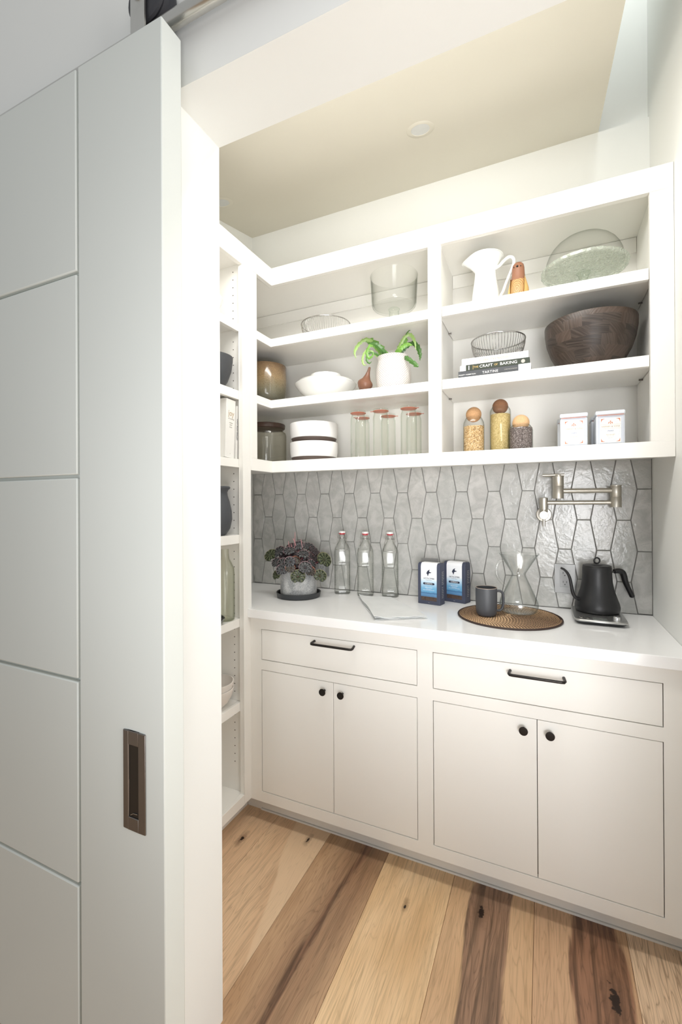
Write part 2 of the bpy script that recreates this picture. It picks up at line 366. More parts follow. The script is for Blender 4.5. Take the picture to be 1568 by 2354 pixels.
# backsplash tiles: elongated hexagons, children of the back wall
P_, TW, TN, HH = .0709, .0928, .049, .1245
def clip(poly, ax, val, keep):
    out = []
    for i in range(len(poly)):
        p, q = poly[i], poly[(i + 1) % len(poly)]
        ip, iq = (p[ax] - val) * keep >= 0, (q[ax] - val) * keep >= 0
        if ip: out.append(p)
        if ip != iq:
            t = (val - p[ax]) / (q[ax] - p[ax]); out.append((p[0] + (q[0] - p[0]) * t, p[1] + (q[1] - p[1]) * t))
    return out
B(XW, XR, YB - .002, YB, .90, 1.535).obj('grout', GROUT, wb)
g = .0013
for k in range(-19, 10):
    cx = -.204 + P_ * k; even = k % 2 == 0
    for j in range(-3, 4):
        c = 1.289 + .249 * j if even else 1.1645 + .249 * j
        # tile k has flats at its own top and bottom, widest at its middle
        poly = [(cx - TN / 2 + g, c - HH + g), (cx + TN / 2 - g, c - HH + g), (cx + TW / 2 - g, c), (cx + TN / 2 - g, c + HH - g), (cx - TN / 2 + g, c + HH - g), (cx - TW / 2 + g, c)]
        for ax, v, kp in ((0, XW + .004, 1), (0, XR - .002, -1), (1, .9155, 1), (1, 1.535, -1)):
            if poly: poly = clip(poly, ax, v, kp)
        if len(poly) < 3 or max(p[0] for p in poly) - min(p[0] for p in poly) < .004 or max(p[1] for p in poly) - min(p[1] for p in poly) < .004: continue
        mx = sum(p[0] for p in poly) / len(poly); mz = sum(p[1] for p in poly) / len(poly)
        n = len(poly); front = .0065 + random.uniform(-.0005, .0005)
        m = MB(); tx, tz = random.uniform(-.012, .012), random.uniform(-.008, .008)
        r0 = [(x - mx, 0, z - mz) for x, z in poly]; r1 = [(x - mx, -front + .0015, z - mz) for x, z in poly]
        r2 = [((x - mx) * .965, -front + (x - mx) * tx + (z - mz) * tz, (z - mz) * .985) for x, z in poly]
        m.loft([r0, r1, r2]); m.obj('tile', TILE, wb, (mx, YB - .0015, mz))

# barn door (sliding, hangs in front of the wall)
d1 = st(bpy.data.objects.new('door_1', None)); COL.objects.link(d1)
YD, DT, DZ0, DX = .6765, .055, .015, -.710
GX = -.9727; DZ = 2.3671; gp = .47
B(GX - .9, GX + .02, YD + .012, YD + DT, DZ0, DZ).obj('door_core', DOORP, d1)
B(GX + .004, DX, YD, YD + DT + .0005, DZ0, DZ + .0005).obj('stile', DOORP, d1, bevel=.0022)
B(GX - .9, GX - .76, YD, YD + .013, DZ0, DZ).obj('stile', DOORP, d1, bevel=.003)
for i in range(5):
    z1 = DZ - .4697 * i - (.004 if i else 0); z0 = DZ - .4697 * (i + 1) + .004
    B(GX - .752, GX - .004, YD, YD + .013, max(z0, DZ0), z1).obj('door_panel', DOORP, d1, bevel=.003)
# flush pull
fp = MB(); a0, a1, b0, b1 = -.8262, -.7612, .6685, .8790; c0, c1, e0, e1 = -.8110, -.7815, .6960, .8495
fy = YD - .003
fp.box(a0, c0, fy, YD, b0, b1).box(c1, a1, fy, YD, b0, b1).box(c0, c1, fy, YD, b0, e0).box(c0, c1, fy, YD, e1, b1)
fpo = fp.obj('flush_pull', PEWTER, d1, bevel=.0012)
# recessed cup: shown as a shallow tray standing proud of a cut in the stile
cup = MB(); yb = YD - .0006
cup.box(c0, c1, yb, yb + .0004, e0, e1)
cup.obj('pull_cup', plain('dark_cup', (.055, .05, .045), .35, .8), fpo)
MB().tube([(c0 + .006, YD - .0018, e0 + .004), (c0 + .014, YD - .0018, e0 + .009), (c1 - .003, YD - .0018, e0 + .010)], .0009, 6).obj('screw', STEEL, fpo, smooth=60)
# hanger strap with wheel, child of the door it carries
hg = B(-.820, -.7785, .694, .700, DZ, 2.56).obj('hanger_strap', STEEL, d1, bevel=.001)
wm = MB().lathe([(0, -.024), (.046, -.024), (.052, -.020), (.052, -.014), (.0435, -.006), (.0435, .006), (.052, .014), (.052, .020), (.046, .024), (0, .024)], (-.790, .728, 2.4765), 32, axis='Y')
wm.obj('wheel', RUBBER, hg, smooth=35)
MB().lathe([(0, -.006), (.012, -.006), (.014, -.001), (.014, .005)], (-.799, .694, 2.4765), 20, axis='Y').obj('axle_bolt', STEEL, hg, smooth=35)
tr = thing('door_track', 'brushed steel round rail above the sliding door', 'rail', (0, 0, 0))
MB().tube([(-1.9, .728, 2.4165), (2.0, .728, 2.4165)], .0160, 24).obj('rail', STEEL, tr, smooth=60)
for x in (-1.6, -.1, 1.4): MB().tube([(x, .735, 2.4165), (x, YJ1, 2.4165)], .010, 16).obj('standoff', STEEL, tr, smooth=60)
# track floats .. carried by the wall behind it
# ================================================================= BASE CABINETS
def knob(x, z, parent):
    m = MB().lathe([(0.0045, 0), (.0045, .012), (.006, .015), (.0125, .020), (.0140, .022), (.0135, .0245), (0, .0255)], (0, 0, 0), 28, axis='Y')
    return m.obj('knob', BLACKH, parent, (x, YF - .0, z), smooth=30)
def pull(x0, x1, z, parent):
    yy = YF - .030
    m = MB().tube([(x0 + .006, YF, z + .004), (x0 + .003, yy + .006, z + .001), (x0 + .006, yy, z), (x0 + .014, yy - .002, z), (x1 - .014, yy - .002, z), (x1 - .006, yy, z), (x1 - .003, yy + .006, z + .001), (x1 - .006, YF, z + .004)], .0048, 10)
    return m.obj('handle', BLACKH, parent, smooth=50)
def base_unit(x0, x1, xa, xb, xm, hx0, hx1, kn, label, name='base_cabinet'):
    t = thing(name, label, 'cabinet', ((x0 + x1) / 2, YF, .0))
    off = Vector((-(x0 + x1) / 2, -YF, 0))
    def fix(o): o.location = Vector(o.location) + off; return o
    f = MB(); y0, y1 = YF, YF + .02; Z0, Z1 = .0951, .8772
    zd1, zd0, ze1, ze0 = .8292, .6985, .6569, .1392
    f.box(x0, xa, y0, y1, Z0, Z1).box(xb, x1, y0, y1, Z0, Z1).box(xa, xb, y0, y1, zd1, Z1).box(xa, xb, y0, y1, ze1, zd0).box(xa, xb, y0, y1, Z0, ze0)
    fix(f.obj('face_frame', CAB, t))
    fix(MB().box(x0 + .001, x1 - .001, y1 + .003, YB - .01, Z0, Z0 + .018).box(x0 + .001, x0 + .018, y1, YB - .01, Z0, Z1 - .001).box(x1 - .018, x1 - .001, y1, YB - .01, Z0, Z1 - .001).box(x0 + .018, x1 - .018, YB - .02, YB - .01, Z0 + .018, Z1 - .001).obj('carcass', DARKGAP, t))
    fix(B(x0, x1, 1.655, 1.668, 0.009, .0951).obj('toe_kick', CAB, t))
    fix(B(x0, x1, 1.651, 1.660, 0, .007).obj('shoe_strip', CAB, t))
    G = .0022
    dr = fix(B(xa + G, xb - G, YF + .001, YF + .0195, zd0 + G, zd1 - G).obj('drawer', CAB, t, bevel=.001))
    pull(hx0, hx1, (.8065 if x0 < -1 else .7995), dr)
    for (a, b, kx) in ((xa, xm, kn[0]), (xm, xb, kn[1])):
        d = fix(B(a + (G if a == xa else .001), b - (G if b == xb else .001), YF + .001, YF + .0195, ze0 + G, ze1 - G).obj('door', CAB, t, bevel=.001))
        knob(kx, .6195, d)
    return t
base_unit(XL, -.3927, -1.098, -.4208, -.759, -.8467, -.6632, (-.797, -.7185), 'white inset base cabinet, left one, next to the open bookcase')
base_unit(-.3927, XR, -.3646, .3167, -.024, -.1109, .0606, (-.0645, .0143), 'white inset base cabinet, right one, under the kettle')
# countertop
cp = MB().prism([(XL, 1.5594), (XR - .001, 1.5594), (XR - .001, YB - .009), (XW + .002, YB - .009), (XW + .002, 1.5905), (XL, 1.5905)], .8775, .914)
tag(cp.obj('countertop', QUARTZ, bevel=.0015), 'white quartz countertop over the base cabinets, carrying the kettle', 'countertop')

# ================================================================= UPPER SHELVING (L shaped face)
us = thing('wall_shelving', 'white built-in wall shelving with two open bays above the tiles', 'shelving', (-.38, YU, 1.508))
O = Vector((-(-.38), -YU, -1.508))
def U(m, name='panel', mat=CAB, bevel=.0012, par=None):
    o = m.obj(name, mat, us, bevel=bevel); o.location = O; return o
ft = .02; zb0, zb1, zt0, zt1 = 1.5084, 1.5612, 2.3822, ZT
YS0 = 1.5885                        # where the tall bookcase ends
f = MB()
f.box(XL, XR - .001, YU, YU + ft, zb0, zb1).box(XL, XR - .001, YU, YU + ft, zt0, zt1)
f.box(-.4162, -.3638, YU, YU + ft, zb1, zt0).box(.3221, XR - .001, YU, YU + ft, zb1, zt0)
f.box(XL - ft, XL, YS0, YU + ft, zb0, zb1).box(XL - ft, XL, YS0, YU + ft, zt0, zt1)
f.box(XL - ft, XL, YS0, 1.6354, zb1, zt0)
U(f, 'face_frame')
U(MB().prism([(XL - ft, YS0), (XL - ft, YU + ft), (XR - .002, YU + ft), (XR - .002, YB - .009), (XW + .002, YB - .009), (XW + .002, YS0)], 1.532, zb1 - .0005), 'bottom_panel')
U(MB().prism([(XL - ft, YS0), (XL - ft, YU + ft), (XR - .002, YU + ft), (XR - .002, YB - .009), (XW + .002, YB - .009), (XW + .002, YS0)], 2.412, 2.430), 'top_panel')
U(MB().box(-.401, -.379, YU + ft, YB - .018, zb1, 2.412), 'divider')
U(MB().box(.340, .356, YU + ft, YB - .018, zb1, 2.412), 'side_panel')
U(MB().box(XW + .018, XR - .003, YB - .017, YB - .009, zb1, 2.412), 'back_panel')
U(MB().box(XW + .002, XW + .016, YS0, YB - .009, zb1, 2.412), 'side_panel')
U(MB().box(-1.50, -.402, YB - .026, YB - .0175, 2.352, 2.411), 'nail_rail'); U(MB().box(-.378, .339, YB - .026, YB - .0175, 2.352, 2.411), 'nail_rail')
U(MB().box(-1.50, -.402, YB - .026, YB - .0175, 1.562, 1.618), 'nail_rail'); U(MB().box(-.378, .339, YB - .026, YB - .0175, 1.562, 1.618), 'nail_rail')
ys, xs = YU + .0065, XL - .0085
for zt, zb in ((2.1365, 2.0985), (1.8485, 1.8105)):
    m = MB()
    m.prism([(xs, YS0 + .002), (xs, ys), (-.4165, ys), (-.4165, ys + .02), (-.4025, ys + .02), (-.4025, YB - .028), (XW + .018, YB - .028), (XW + .018, YS0 + .002)], zb + .013, zt)
    m.prism([(xs, YS0 + .002), (xs, ys), (-.4165, ys), (-.4165, ys + .018), (xs - .018, ys + .018), (xs - .018, YS0 + .002)], zb, zb + .0132)
    U(m, 'shelf')
    m = MB().box(-.3625, .3205, ys, ys + .018, zb, zt).box(-.377, .3385, ys + .018, YB - .028, zb + .013, zt)
    U(m, 'shelf')
    for x, sg in ((-.3785, 1), (.3395, -1), (-.403, -1)):
        U(MB().tube([(x, 1.98, zb + .009), (x + sg * .013, 1.98, zb + .009)], .003, 8), 'shelf_pin', PEWTER, 0)

# ================================================================= TALL BOOKCASE (left)
bk = thing('bookcase', 'tall white open bookcase built in beside the doorway, facing right', 'bookcase', (XL, 1.26, .0))
OB = Vector((-XL, -1.26, 0))
def K(m, name, mat=CAB, bevel=.0012):
    o = m.obj(name, mat, bk, bevel=bevel); o.location = OB; return o
y0, y1 = YJ2 + .001, 1.5875; ya, yb_ = .995, 1.5314
K(MB().box(XL - ft, XL, y0, ya, .0951, ZT).box(XL - ft, XL, yb_, y1, .0951, ZT).box(XL - ft, XL, ya, yb_, .0951, .1381).box(XL - ft, XL, ya, yb_, 2.375, ZT), 'face_frame')
K(MB().box(XW + .002, XL - ft, 1.543, y1 - .001, .0951, ZT), 'side_panel'); K(MB().box(XW + .002, XL - ft, y0, .985, .0951, ZT), 'side_panel')
K(MB().box(XW + .002, XW + .014, .985, 1.543, .0951, ZT), 'back_panel')
K(MB().box(XW + .014, XL - ft, .985, 1.543, .115, .1375), 'bottom_panel'); K(MB().box(XW + .014, XL - ft, .985, 1.543, 2.385, 2.41), 'top_panel')
K(MB().box(XL - .087, XL - .075, y0, 1.655, 0, .0951), 'toe_kick')
TS = [(2.1287, 2.0944), (1.8434, 1.8051), (1.5524, 1.5166), (1.2325, 1.1947), (.8763, .8413), (.5215, .4853)]
for zt, zb in TS:
    K(MB().box(XL - .040, XL - .0215, .987, 1.5415, zb, zt).box(XW + .015, XL - .040, .987, 1.5415, zb + .013, zt), 'shelf')
ph = MB(); z = .26
while z < 2.36:
    if not any(b - .008 < z < t_ + .006 for t_, b in TS):
        for px in (-1.2102, -1.46): ph.lathe([(.0022, 0), (.0022, .0008), (0, .0008)], (px, 1.5431, z), 8, axis='Y')
    z += .0333
tag(K(ph, 'pin_holes', plain('pin_hole_brown', (.03, .022, .015), .8), 0), kind='stuff')

# ================================================================= DOWNLIGHTS
sl = math.atan(.215)
DLS = [(-.424, 1.679, 'round recessed downlight, right one on the sloped ceiling'), (-1.390, 1.691, 'round recessed downlight half hidden behind the door jamb on the left')]
for x, y, lb in DLS:                     # real holes in the ceiling board
    cut = MB().lathe([(.0355, -.05), (.0355, .06)], n=32).obj('cut', CEILP, None, (x, y, zc(y)), (sl, 0, 0))
    md = ceil.modifiers.new('hole', 'BOOLEAN'); md.object = cut; md.operation = 'DIFFERENCE'; md.solver = 'EXACT'
    bpy.context.view_layer.update(); dg = bpy.context.evaluated_depsgraph_get()
    nm = bpy.data.meshes.new_from_object(ceil.evaluated_get(dg)); ceil.modifiers.clear(); ceil.data = nm; bpy.data.objects.remove(cut)
dl = thing('recessed_downlight', DLS[0][2], 'downlight', (DLS[0][0], DLS[0][1], zc(DLS[0][1])), group='ceiling downlights')
dl.rotation_euler = (sl, 0, 0)
MB().lathe([(.0352, -.0004), (.0365, -.0016), (.050, -.0016), (.053, -.0002), (.0352, -.0002)], n=48).obj('trim_ring', CEILP, dl, smooth=40)
MB().lathe([(.0354, -.0006), (.0345, .012), (.028, .052), (.0272, .052), (.0337, .012)], n=40).obj('baffle', plain('baffle_grey', (.60, .61, .60), .3), dl, smooth=40)
MB().lathe([(0, .050), (.0278, .050), (.0278, .054), (0, .054)], n=32).obj('lens', plain('unlit_lens', (.70, .72, .72), .25), dl, smooth=40)
c2 = copy_tree(dl, None, (DLS[1][0], DLS[1][1], zc(DLS[1][1])), None, DLS[1][2]); c2.rotation_euler = (sl, 0, 0)

# ================================================================= POT FILLER
pf = thing('pot_filler', 'brushed nickel folding pot filler tap on the tiled wall', 'tap', (0, YB - .01, 1.308))
OP = Vector((0, -(YB - .01), -1.308))
NI = plain('brushed_nickel', (.60, .565, .50), .42, 1, sc=90)
def Pf(m, name, mat=NI, sm=35): o = m.obj(name, mat, pf, smooth=sm); o.location = OP; return o
Pf(MB().lathe([(0, 0), (.031, 0), (.031, .008), (.028, .011), (0, .011)], (0, YB - .009, 1.310), 36, axis='Y'), 'escutcheon')
Pf(MB().lathe([(.0165, 0), (.0165, .076), (.0175, .078), (.0175, .098), (.016, .101), (0, .101)], (0, YB - .018, 1.310), 32, axis='Y'), 'valve_body')
Pf(MB().tube([(0, 1.998, 1.333), (0, 1.998, 1.264)], .0058, 14), 'lever')
Pf(MB().lathe([(0, 0), (.0155, 0), (.0155, .020), (.0165, .0205), (.0165, .042), (.0165, .058), (.015, .060), (0, .060)], (0, 2.045, 1.322), 32), 'swivel_post')
Pf(MB().tube([(.012, 2.045, 1.361), (.250, 2.045, 1.361)], .0085, 18), 'arm')
Pf(MB().lathe([(0, 0), (.0195, 0), (.0195, .0395), (.0188, .0405), (.0188, .0415), (.0195, .0425), (.0195, .079), (.0185, .081), (.0185, .083), (.0195, .084), (.0195, .087), (0, .087)], (.259, 2.045, 1.342), 36), 'elbow')
Pf(MB().tube([(.243, 2.040, 1.4085), (.070, 2.012, 1.4085)], .0095, 18), 'arm')
Pf(MB().lathe([(0, 0), (.0205, 0), (.0205, .050), (.0198, .051), (.0198, .052), (.0205, .053), (.0205, .090), (.012, .092), (.012, .095), (0, .095)], (.0535, 2.010, 1.378), 36), 'spout_head')
Pf(MB().tube([(-.004, 2.010, 1.4735), (.076, 2.010, 1.4735)], .0055, 14), 'handle')

# ================================================================= OUTLETS
def outlet(cx, cz, label, w=.079, h=.122):
    t = thing('wall_outlet', label, 'outlet', (cx, YB - .009, cz), group='outlets on the tile')
    B(-w / 2, w / 2, -.006, 0, -h / 2, h / 2).obj('cover_plate', OUTG, t, bevel=.001)
    r = B(-.0195, .0195, -.0075, -.0055, -.035, .035).obj('receptacle', OUTW, t, bevel=.0006)
    m = MB()
    for s in (-1, 1):
        for q in (-1, 1): m.box(q * .0065 - .001, q * .0065 + .001, -.008, -.0073, s * .019 + .001, s * .019 + .009)
        m.lathe([(.0022, 0), (.0022, .0007), (0, .0007)], (0, -.0073, s * .019 - .006), 10, axis='Y')
    tag(m.obj('slots', DARKGAP, r), kind='stuff'); return t
outlet(.079, 1.041, 'grey wall outlet on the tiles behind the black kettle')
outlet(-1.069, 1.041, 'grey wall outlet on the tiles behind the potted plant')
outlet(-.496, 1.038, 'grey wall outlet on the tiles hidden behind the coffee bags')

# ================================================================= generic lathe thing
def closed(prof_out, t):      # hollow vessel from outer profile (bottom->rim): returns outer + inner back to axis
    inn = [(max(r - t, .0005), z + (t if i == 0 else 0)) for i, (r, z) in enumerate(prof_out)]
    inn[0] = (inn[0][0], prof_out[0][1] + t)
    return [(0, prof_out[0][1])] + prof_out + inn[::-1] + [(0, prof_out[0][1] + t)]
C0 = .914; D0 = 1.5615; S1, S2 = 2.137, 1.849
# ---- tall gasket jars
jar0 = thing('storage_jar', 'x', 'jar', (0, 0, 0), group='tall glass jars on the lower shelf')
pr = [(.030, 0), (.034, .004), (.0345, .02), (.0345, .176), (.0335, .186), (.030, .194), (.0305, .203), (.034, .206)]
MB().lathe(closed(pr, .002), n=40).obj('body', GREENGLASS, jar0, smooth=40)
MB().lathe([(0, .2085), (.033, .2085), (.0345, .211), (.034, .2165), (.030, .219), (.029, .217), (0, .2165)], n=40).obj('lid', GREENGLASS, jar0, smooth=40)
MB().lathe([(.0338, .2062), (.0352, .2066), (.0352, .2082), (.0338, .2085)], n=40).obj('gasket', ORANGE, jar0, smooth=40)
B(.034, .046, -.003, .003, .2066, .2082).obj('gasket_tab', ORANGE, jar0)
lab = ['tall glass jar with orange gasket, front left of the six', 'tall glass jar with orange gasket, front middle of the six', 'tall glass jar with orange gasket, front right of the six beside the divider',
       'tall glass jar at the back, behind the left front jar', 'tall glass jar at the back, behind the middle front jar', 'tall glass jar at the back, behind the right front jar']
for i, (x, y, rz) in enumerate([(-.762, 1.86, 2), (-.655, 1.862, 3.4), (-.528, 1.862, -.1), (-.788, 1.975, 4), (-.6615, 1.985, .2), (-.539, 1.985, .1)]):
    if i == 0: jar0.location = (x, y, D0); jar0.rotation_euler = (0, 0, rz); jar0['label'] = lab[0]
    else: copy_tree(jar0, None, (x, y, D0), rz, lab[i])
# ---- crocks
def crock(z, label):
    t = thing('stoneware_bowl', label, 'bowl', (-1.002, 1.885, z), group='stacked white bowls')
    MB().lathe([(0, 0), (.1, 0), (.1015, .002), (.108, .018), (.104, .0185), (0, .0185)], n=56).obj('base', BRNCLAY, t, smooth=40)
    MB().lathe([(.1078, .0186), (.1095, .02), (.1135, .045), (.1145, .086), (.1135, .0885), (.111, .087), (.108, .03), (0, .026), (0, .0186)], n=56).obj('body', WMATTE, t, smooth=40); return t
crock(D0 + .0005, 'white straight-sided bowl with brown base, bottom of the stack'); crock(D0 + .0905, 'white straight-sided bowl with brown base, top of the stack')
# ---- canister
t = thing('glass_canister', 'wide glass canister with dark wooden lid in the shelf corner', 'canister', (-1.283, 1.90, D0))
MB().lathe(closed([(.088, 0), (.098, .006), (.100, .02), (.100, .145), (.097, .158), (.086, .166), (.084, .172), (.089, .178)], .003), n=56).obj('body', SMOKEG, t, smooth=40)
MB().lathe([(0, .1785), (.088, .1785), (.093, .182), (.0945, .198), (.093, .202), (0, .202)], n=56).obj('lid', simple_wood('dark_lid_wood', (.035, .02, .014), (.09, .05, .035), (3, 40, 3), .35), t, smooth=40)
# ---- glazed cylinder vase
def vase_mat():
    t = NT('mottled_brown_glaze'); co = t.co(); sx = t.n('ShaderNodeSeparateXYZ'); t.set(sx, 0, co)
    n = t.noise(co, 14, 5, .6, .6); z = t.math('ADD', sx.outputs[2], t.math('MULTIPLY', t.math('SUBTRACT', n, .5), .05))
    c = t.ramp(t.math('MULTIPLY', z, 4.4), [(0, (.26, .18, .10)), (.10, (.24, .17, .10)), (.16, (.12, .12, .09)), (.35, (.19, .17, .11)), (.6, (.30, .21, .11)), (1, (.22, .13, .07))])
    c = t.mix(t.sm(t.noise(co, 260, 2), .45, .7), c, t.mix(.5, c, (.09, .06, .035)))
    return t.pbr(c, .16, normal=t.bump(n, .1, .002), coat=.3)
tag(MB().lathe(closed([(.074, 0), (.078, .004), (.077, .025), (.092, .036), (.1, .06), (.103, .12), (.102, .205), (.1, .209)], .005), n=56).obj('glazed_vase', vase_mat(), None, (-1.283, 1.90, S2), smooth=40),
    'brown mottled glazed cylinder vase in the middle shelf corner', 'vase')
# ---- white bowls rim to rim
t = tag(MB().lathe(closed([(.055, 0), (.06, .004), (.09, .022), (.125, .052), (.146, .078), (.148, .082)], .005), n=64).obj('serving_bowl', WCER, None, (-.957, 1.925, S2), smooth=50),
        'wide shallow white serving bowl, lower of the two on the middle shelf', 'bowl', 'white serving bowls')
t = tag(MB().lathe([(.148, .0), (.149, .003), (.135, .016), (.105, .027), (.076, .032), (.074, .049), (.068, .050), (.066, .038), (0, .037), (0, .026), (.07, .022), (.13, .010)], n=64).obj('serving_bowl', WCER, None, (-.957, 1.925, S2 + .0825), smooth=50),
        'white bowl turned upside down on the wide serving bowl, foot ring up', 'bowl', 'white serving bowls')
# ---- wooden spinning top ornament
w_ = simple_wood('reddish_walnut', (.13, .055, .03), (.24, .11, .065), (30, 30, 4), .4)
tp = MB().lathe([(0, 0), (.012, .003), (.028, .020), (.0345, .035), (.0335, .0385), (.0345, .041), (.031, .048), (.019, .060), (.011, .078), (.0068, .095), (.005, .112), (.0035, .114), (0, .1145)], n=36)
o = tag(tp.obj('spinning_top', w_, None, (-.733, 1.845, S2 + .0085), (0, radians(17), 0), smooth=40), 'small turned walnut spinning top leaning beside the white planter', 'ornament')
# ---- white textured planter + zigzag plant
def planter_mat():
    t = NT('crosshatched_white_glaze'); co = t.co(); sx = t.n('ShaderNodeSeparateXYZ'); t.set(sx, 0, co)
    a = t.math('ARCTAN2', sx.outputs[1], sx.outputs[0]); z = sx.outputs[2]
    s1 = t.math('SINE', t.math('ADD', t.math('MULTIPLY', a, 42), t.math('MULTIPLY', z, 620)))
    s2 = t.math('SINE', t.math('SUBTRACT', t.math('MULTIPLY', a, 42), t.math('MULTIPLY', z, 620)))
    h = t.math('MAXIMUM', s1, t.math('MULTIPLY', s2, .8)); 
    c = t.mix(t.sm(h, -.2, .8), (.52, .46, .42), (.82, .79, .76)); return t.pbr(c, .38, normal=t.bump(h, .5, .002))
pl = thing('potted_cactus_plant', 'white crosshatched planter with green zigzag-leaved plant on middle shelf', 'plant', (-.603, 1.885, S2))
pr = [(.062, 0), (.068, .003), (.074, .03), (.077, .065), (.0755, .105), (.069, .132), (.067, .142), (.072, .152), (.0735, .156)]
MB().lathe(closed(pr, .004), n=64).obj('pot', planter_mat(), pl, smooth=50)
MB().lathe([(0, .142), (.06, .141), (.0635, .138), (0, .134)], n=32).obj('soil', SOIL, pl, smooth=40)
def leaf_green(name, a, b):
    t = NT(name); n = t.noise(t.co(), 45, 3)
    p = t.pbr(t.mix(n, a, b), .35, spec=.5); return p
ZG = [leaf_green('zigzag_leaf_green', (.10, .24, .03), (.20, .40, .07)), leaf_green('zigzag_leaf_dark', (.035, .11, .018), (.08, .19, .04)), leaf_green('zigzag_leaf_light', (.24, .42, .09), (.38, .52, .20))]
def strap(path, w, mat, teeth=9, nrm=(0, -1, 0), thick=.0012):
    P = bez(path, 16); m = len(P); vs = []; fs = []
    nv = Vector(nrm); amp = .42 if w > .004 else .1
    for i, p in enumerate(P):
        tt = (P[min(i + 1, m - 1)] - P[max(i - 1, 0)]).normalized(); sd = tt.cross(nv)
        if sd.length < .2: sd = tt.orthogonal()
        sd.normalize(); n2 = sd.cross(tt).normalized()
        u = i / (m - 1); ww = 1.15 * w * min(1, u * 4 + .45) * min(1, (1 - u) * 3.0 + .12)
        a = 1 - amp * ((u * teeth) % 1) ** .8; b = 1 - amp * ((u * teeth + .5) % 1) ** .8
        vs += [p + sd * ww * a - n2 * .25 * ww, p + n2 * .05 * ww, p - sd * ww * b - n2 * .25 * ww, p - n2 * (thick + .05 * ww)]
    for i in range(m - 1):
        a = i * 4
        for k in range(4): fs.append((a + k, a + (k + 1) % 4, a + 4 + (k + 1) % 4, a + 4 + k))
    fs += [(3, 2, 1, 0), (4 * m - 4, 4 * m - 3, 4 * m - 2, 4 * m - 1)]
    MB().add(vs, fs).obj('leaf', mat, pl, smooth=25)
# local coords: x right, y depth, z up from shelf
strap([(-.02, -.01, .14), (-.045, -.03, .19), (-.085, -.05, .225), (-.115, -.06, .232)], .017, ZG[0], 6)
strap([(-.03, -.02, .14), (-.055, -.045, .185), (-.095, -.065, .232), (-.135, -.07, .218), (-.156, -.07, .185), (-.150, -.07, .155)], .009, ZG[2], 12)
strap([(-.035, -.03, .14), (-.05, -.055, .185), (-.08, -.075, .20), (-.095, -.08, .17), (-.085, -.08, .145), (-.066, -.08, .155), (-.067, -.08, .17)], .007, ZG[0], 12)
strap([(-.04, -.02, .14), (-.07, -.05, .17), (-.10, -.065, .185), (-.118, -.07, .155), (-.115, -.07, .125), (-.098, -.07, .118)], .006, ZG[2], 12)
strap([(-.03, -.03, .14), (-.06, -.06, .165), (-.088, -.075, .165), (-.096, -.08, .14), (-.083, -.08, .122), (-.072, -.08, .128)], .0055, ZG[1], 10)
strap([(-.015, -.03, .14), (-.03, -.06, .175), (-.06, -.07, .205), (-.09, -.075, .21)], .011, ZG[1], 8)
strap([(.01, -.02, .14), (.035, -.03, .185), (.06, -.035, .225), (.085, -.035, .235), (.105, -.035, .205), (.112, -.035, .165)], .0085, ZG[2], 14)
strap([(.015, -.02, .14), (.035, -.03, .18), (.06, -.03, .215), (.066, -.03, .232)], .015, ZG[0], 7)
strap([(.02, -.01, .14), (.05, -.01, .185), (.085, -.01, .205), (.11, -.01, .19), (.123, -.01, .15), (.122, -.01, .125)], .011, ZG[1], 11)
strap([(.02, -.03, .14), (.045, -.05, .170), (.075, -.05, .188), (.10, -.05, .182)], .010, ZG[0], 8)
strap([(.058, -.03, .135), (.07, -.045, .135), (.092, -.05, .118), (.12, -.055, .092), (.128, -.055, .085)], .010, ZG[1], 6)
strap([(.06, -.03, .225), (.07, -.035, .240), (.083, -.04, .249), (.091, -.04, .2495)], .0022, ZG[1], 4)
# ---- wire baskets
def basket(loc, r, h, n, label):
    t = thing('wire_basket', label, 'basket', loc, group='chrome wire baskets')
    ring = lambda rr, z, k=64: [(rr * cos(2 * pi * i / k), rr * sin(2 * pi * i / k), z) for i in range(k)]
    MB().tube(ring(r, h), .0026, 8, closed=True).obj('rim', CHROME, t, smooth=60)
    MB().tube(ring(r * .45, .003), .0024, 8, closed=True).obj('base_ring', CHROME, t, smooth=60)
    m = MB()
    for i in range(n):
        a = 2 * pi * i / n
        pts = [(r * q, z) for q, z in ((.999, h), (.985, h * .8), (.93, h * .52), (.80, h * .27), (.62, h * .10), (.45, .003))]
        m.tube([(q * cos(a), q * sin(a), z) for q, z in pts], .00095, 4)
    tag(m.obj('wires', CHROME, t, smooth=60), kind='stuff'); return t
basket((-.960, 1.935, S1), .119, .092, 64, 'round chrome wire basket alone on the top left shelf')
basket((-.166, 1.905, 1.9285), .1035, .090, 56, 'round chrome wire basket sitting on the stack of books')
# ---- trifle bowl
t = thing('trifle_bowl', 'clear glass footed trifle bowl on the top left shelf', 'bowl', (-.611, 1.925, S1))
MB().lathe([(0, .105), (.04, .100), (.09, .106), (.096, .113), (.1, .125), (.106, .247), (.1075, .249), (.1055, .250), (.103, .247), (.0965, .128), (.09, .115), (0, .114)], n=64).obj('bowl', GLASS, t, smooth=40)
MB().lathe([(0, 0), (.055, 0), (.056, .004), (.04, .02), (.027, .045), (.022, .075), (.021, .092), (.026, .100), (.022, .104), (0, .1045)], n=20).obj('stem', THICKGLASS, t, smooth=15)
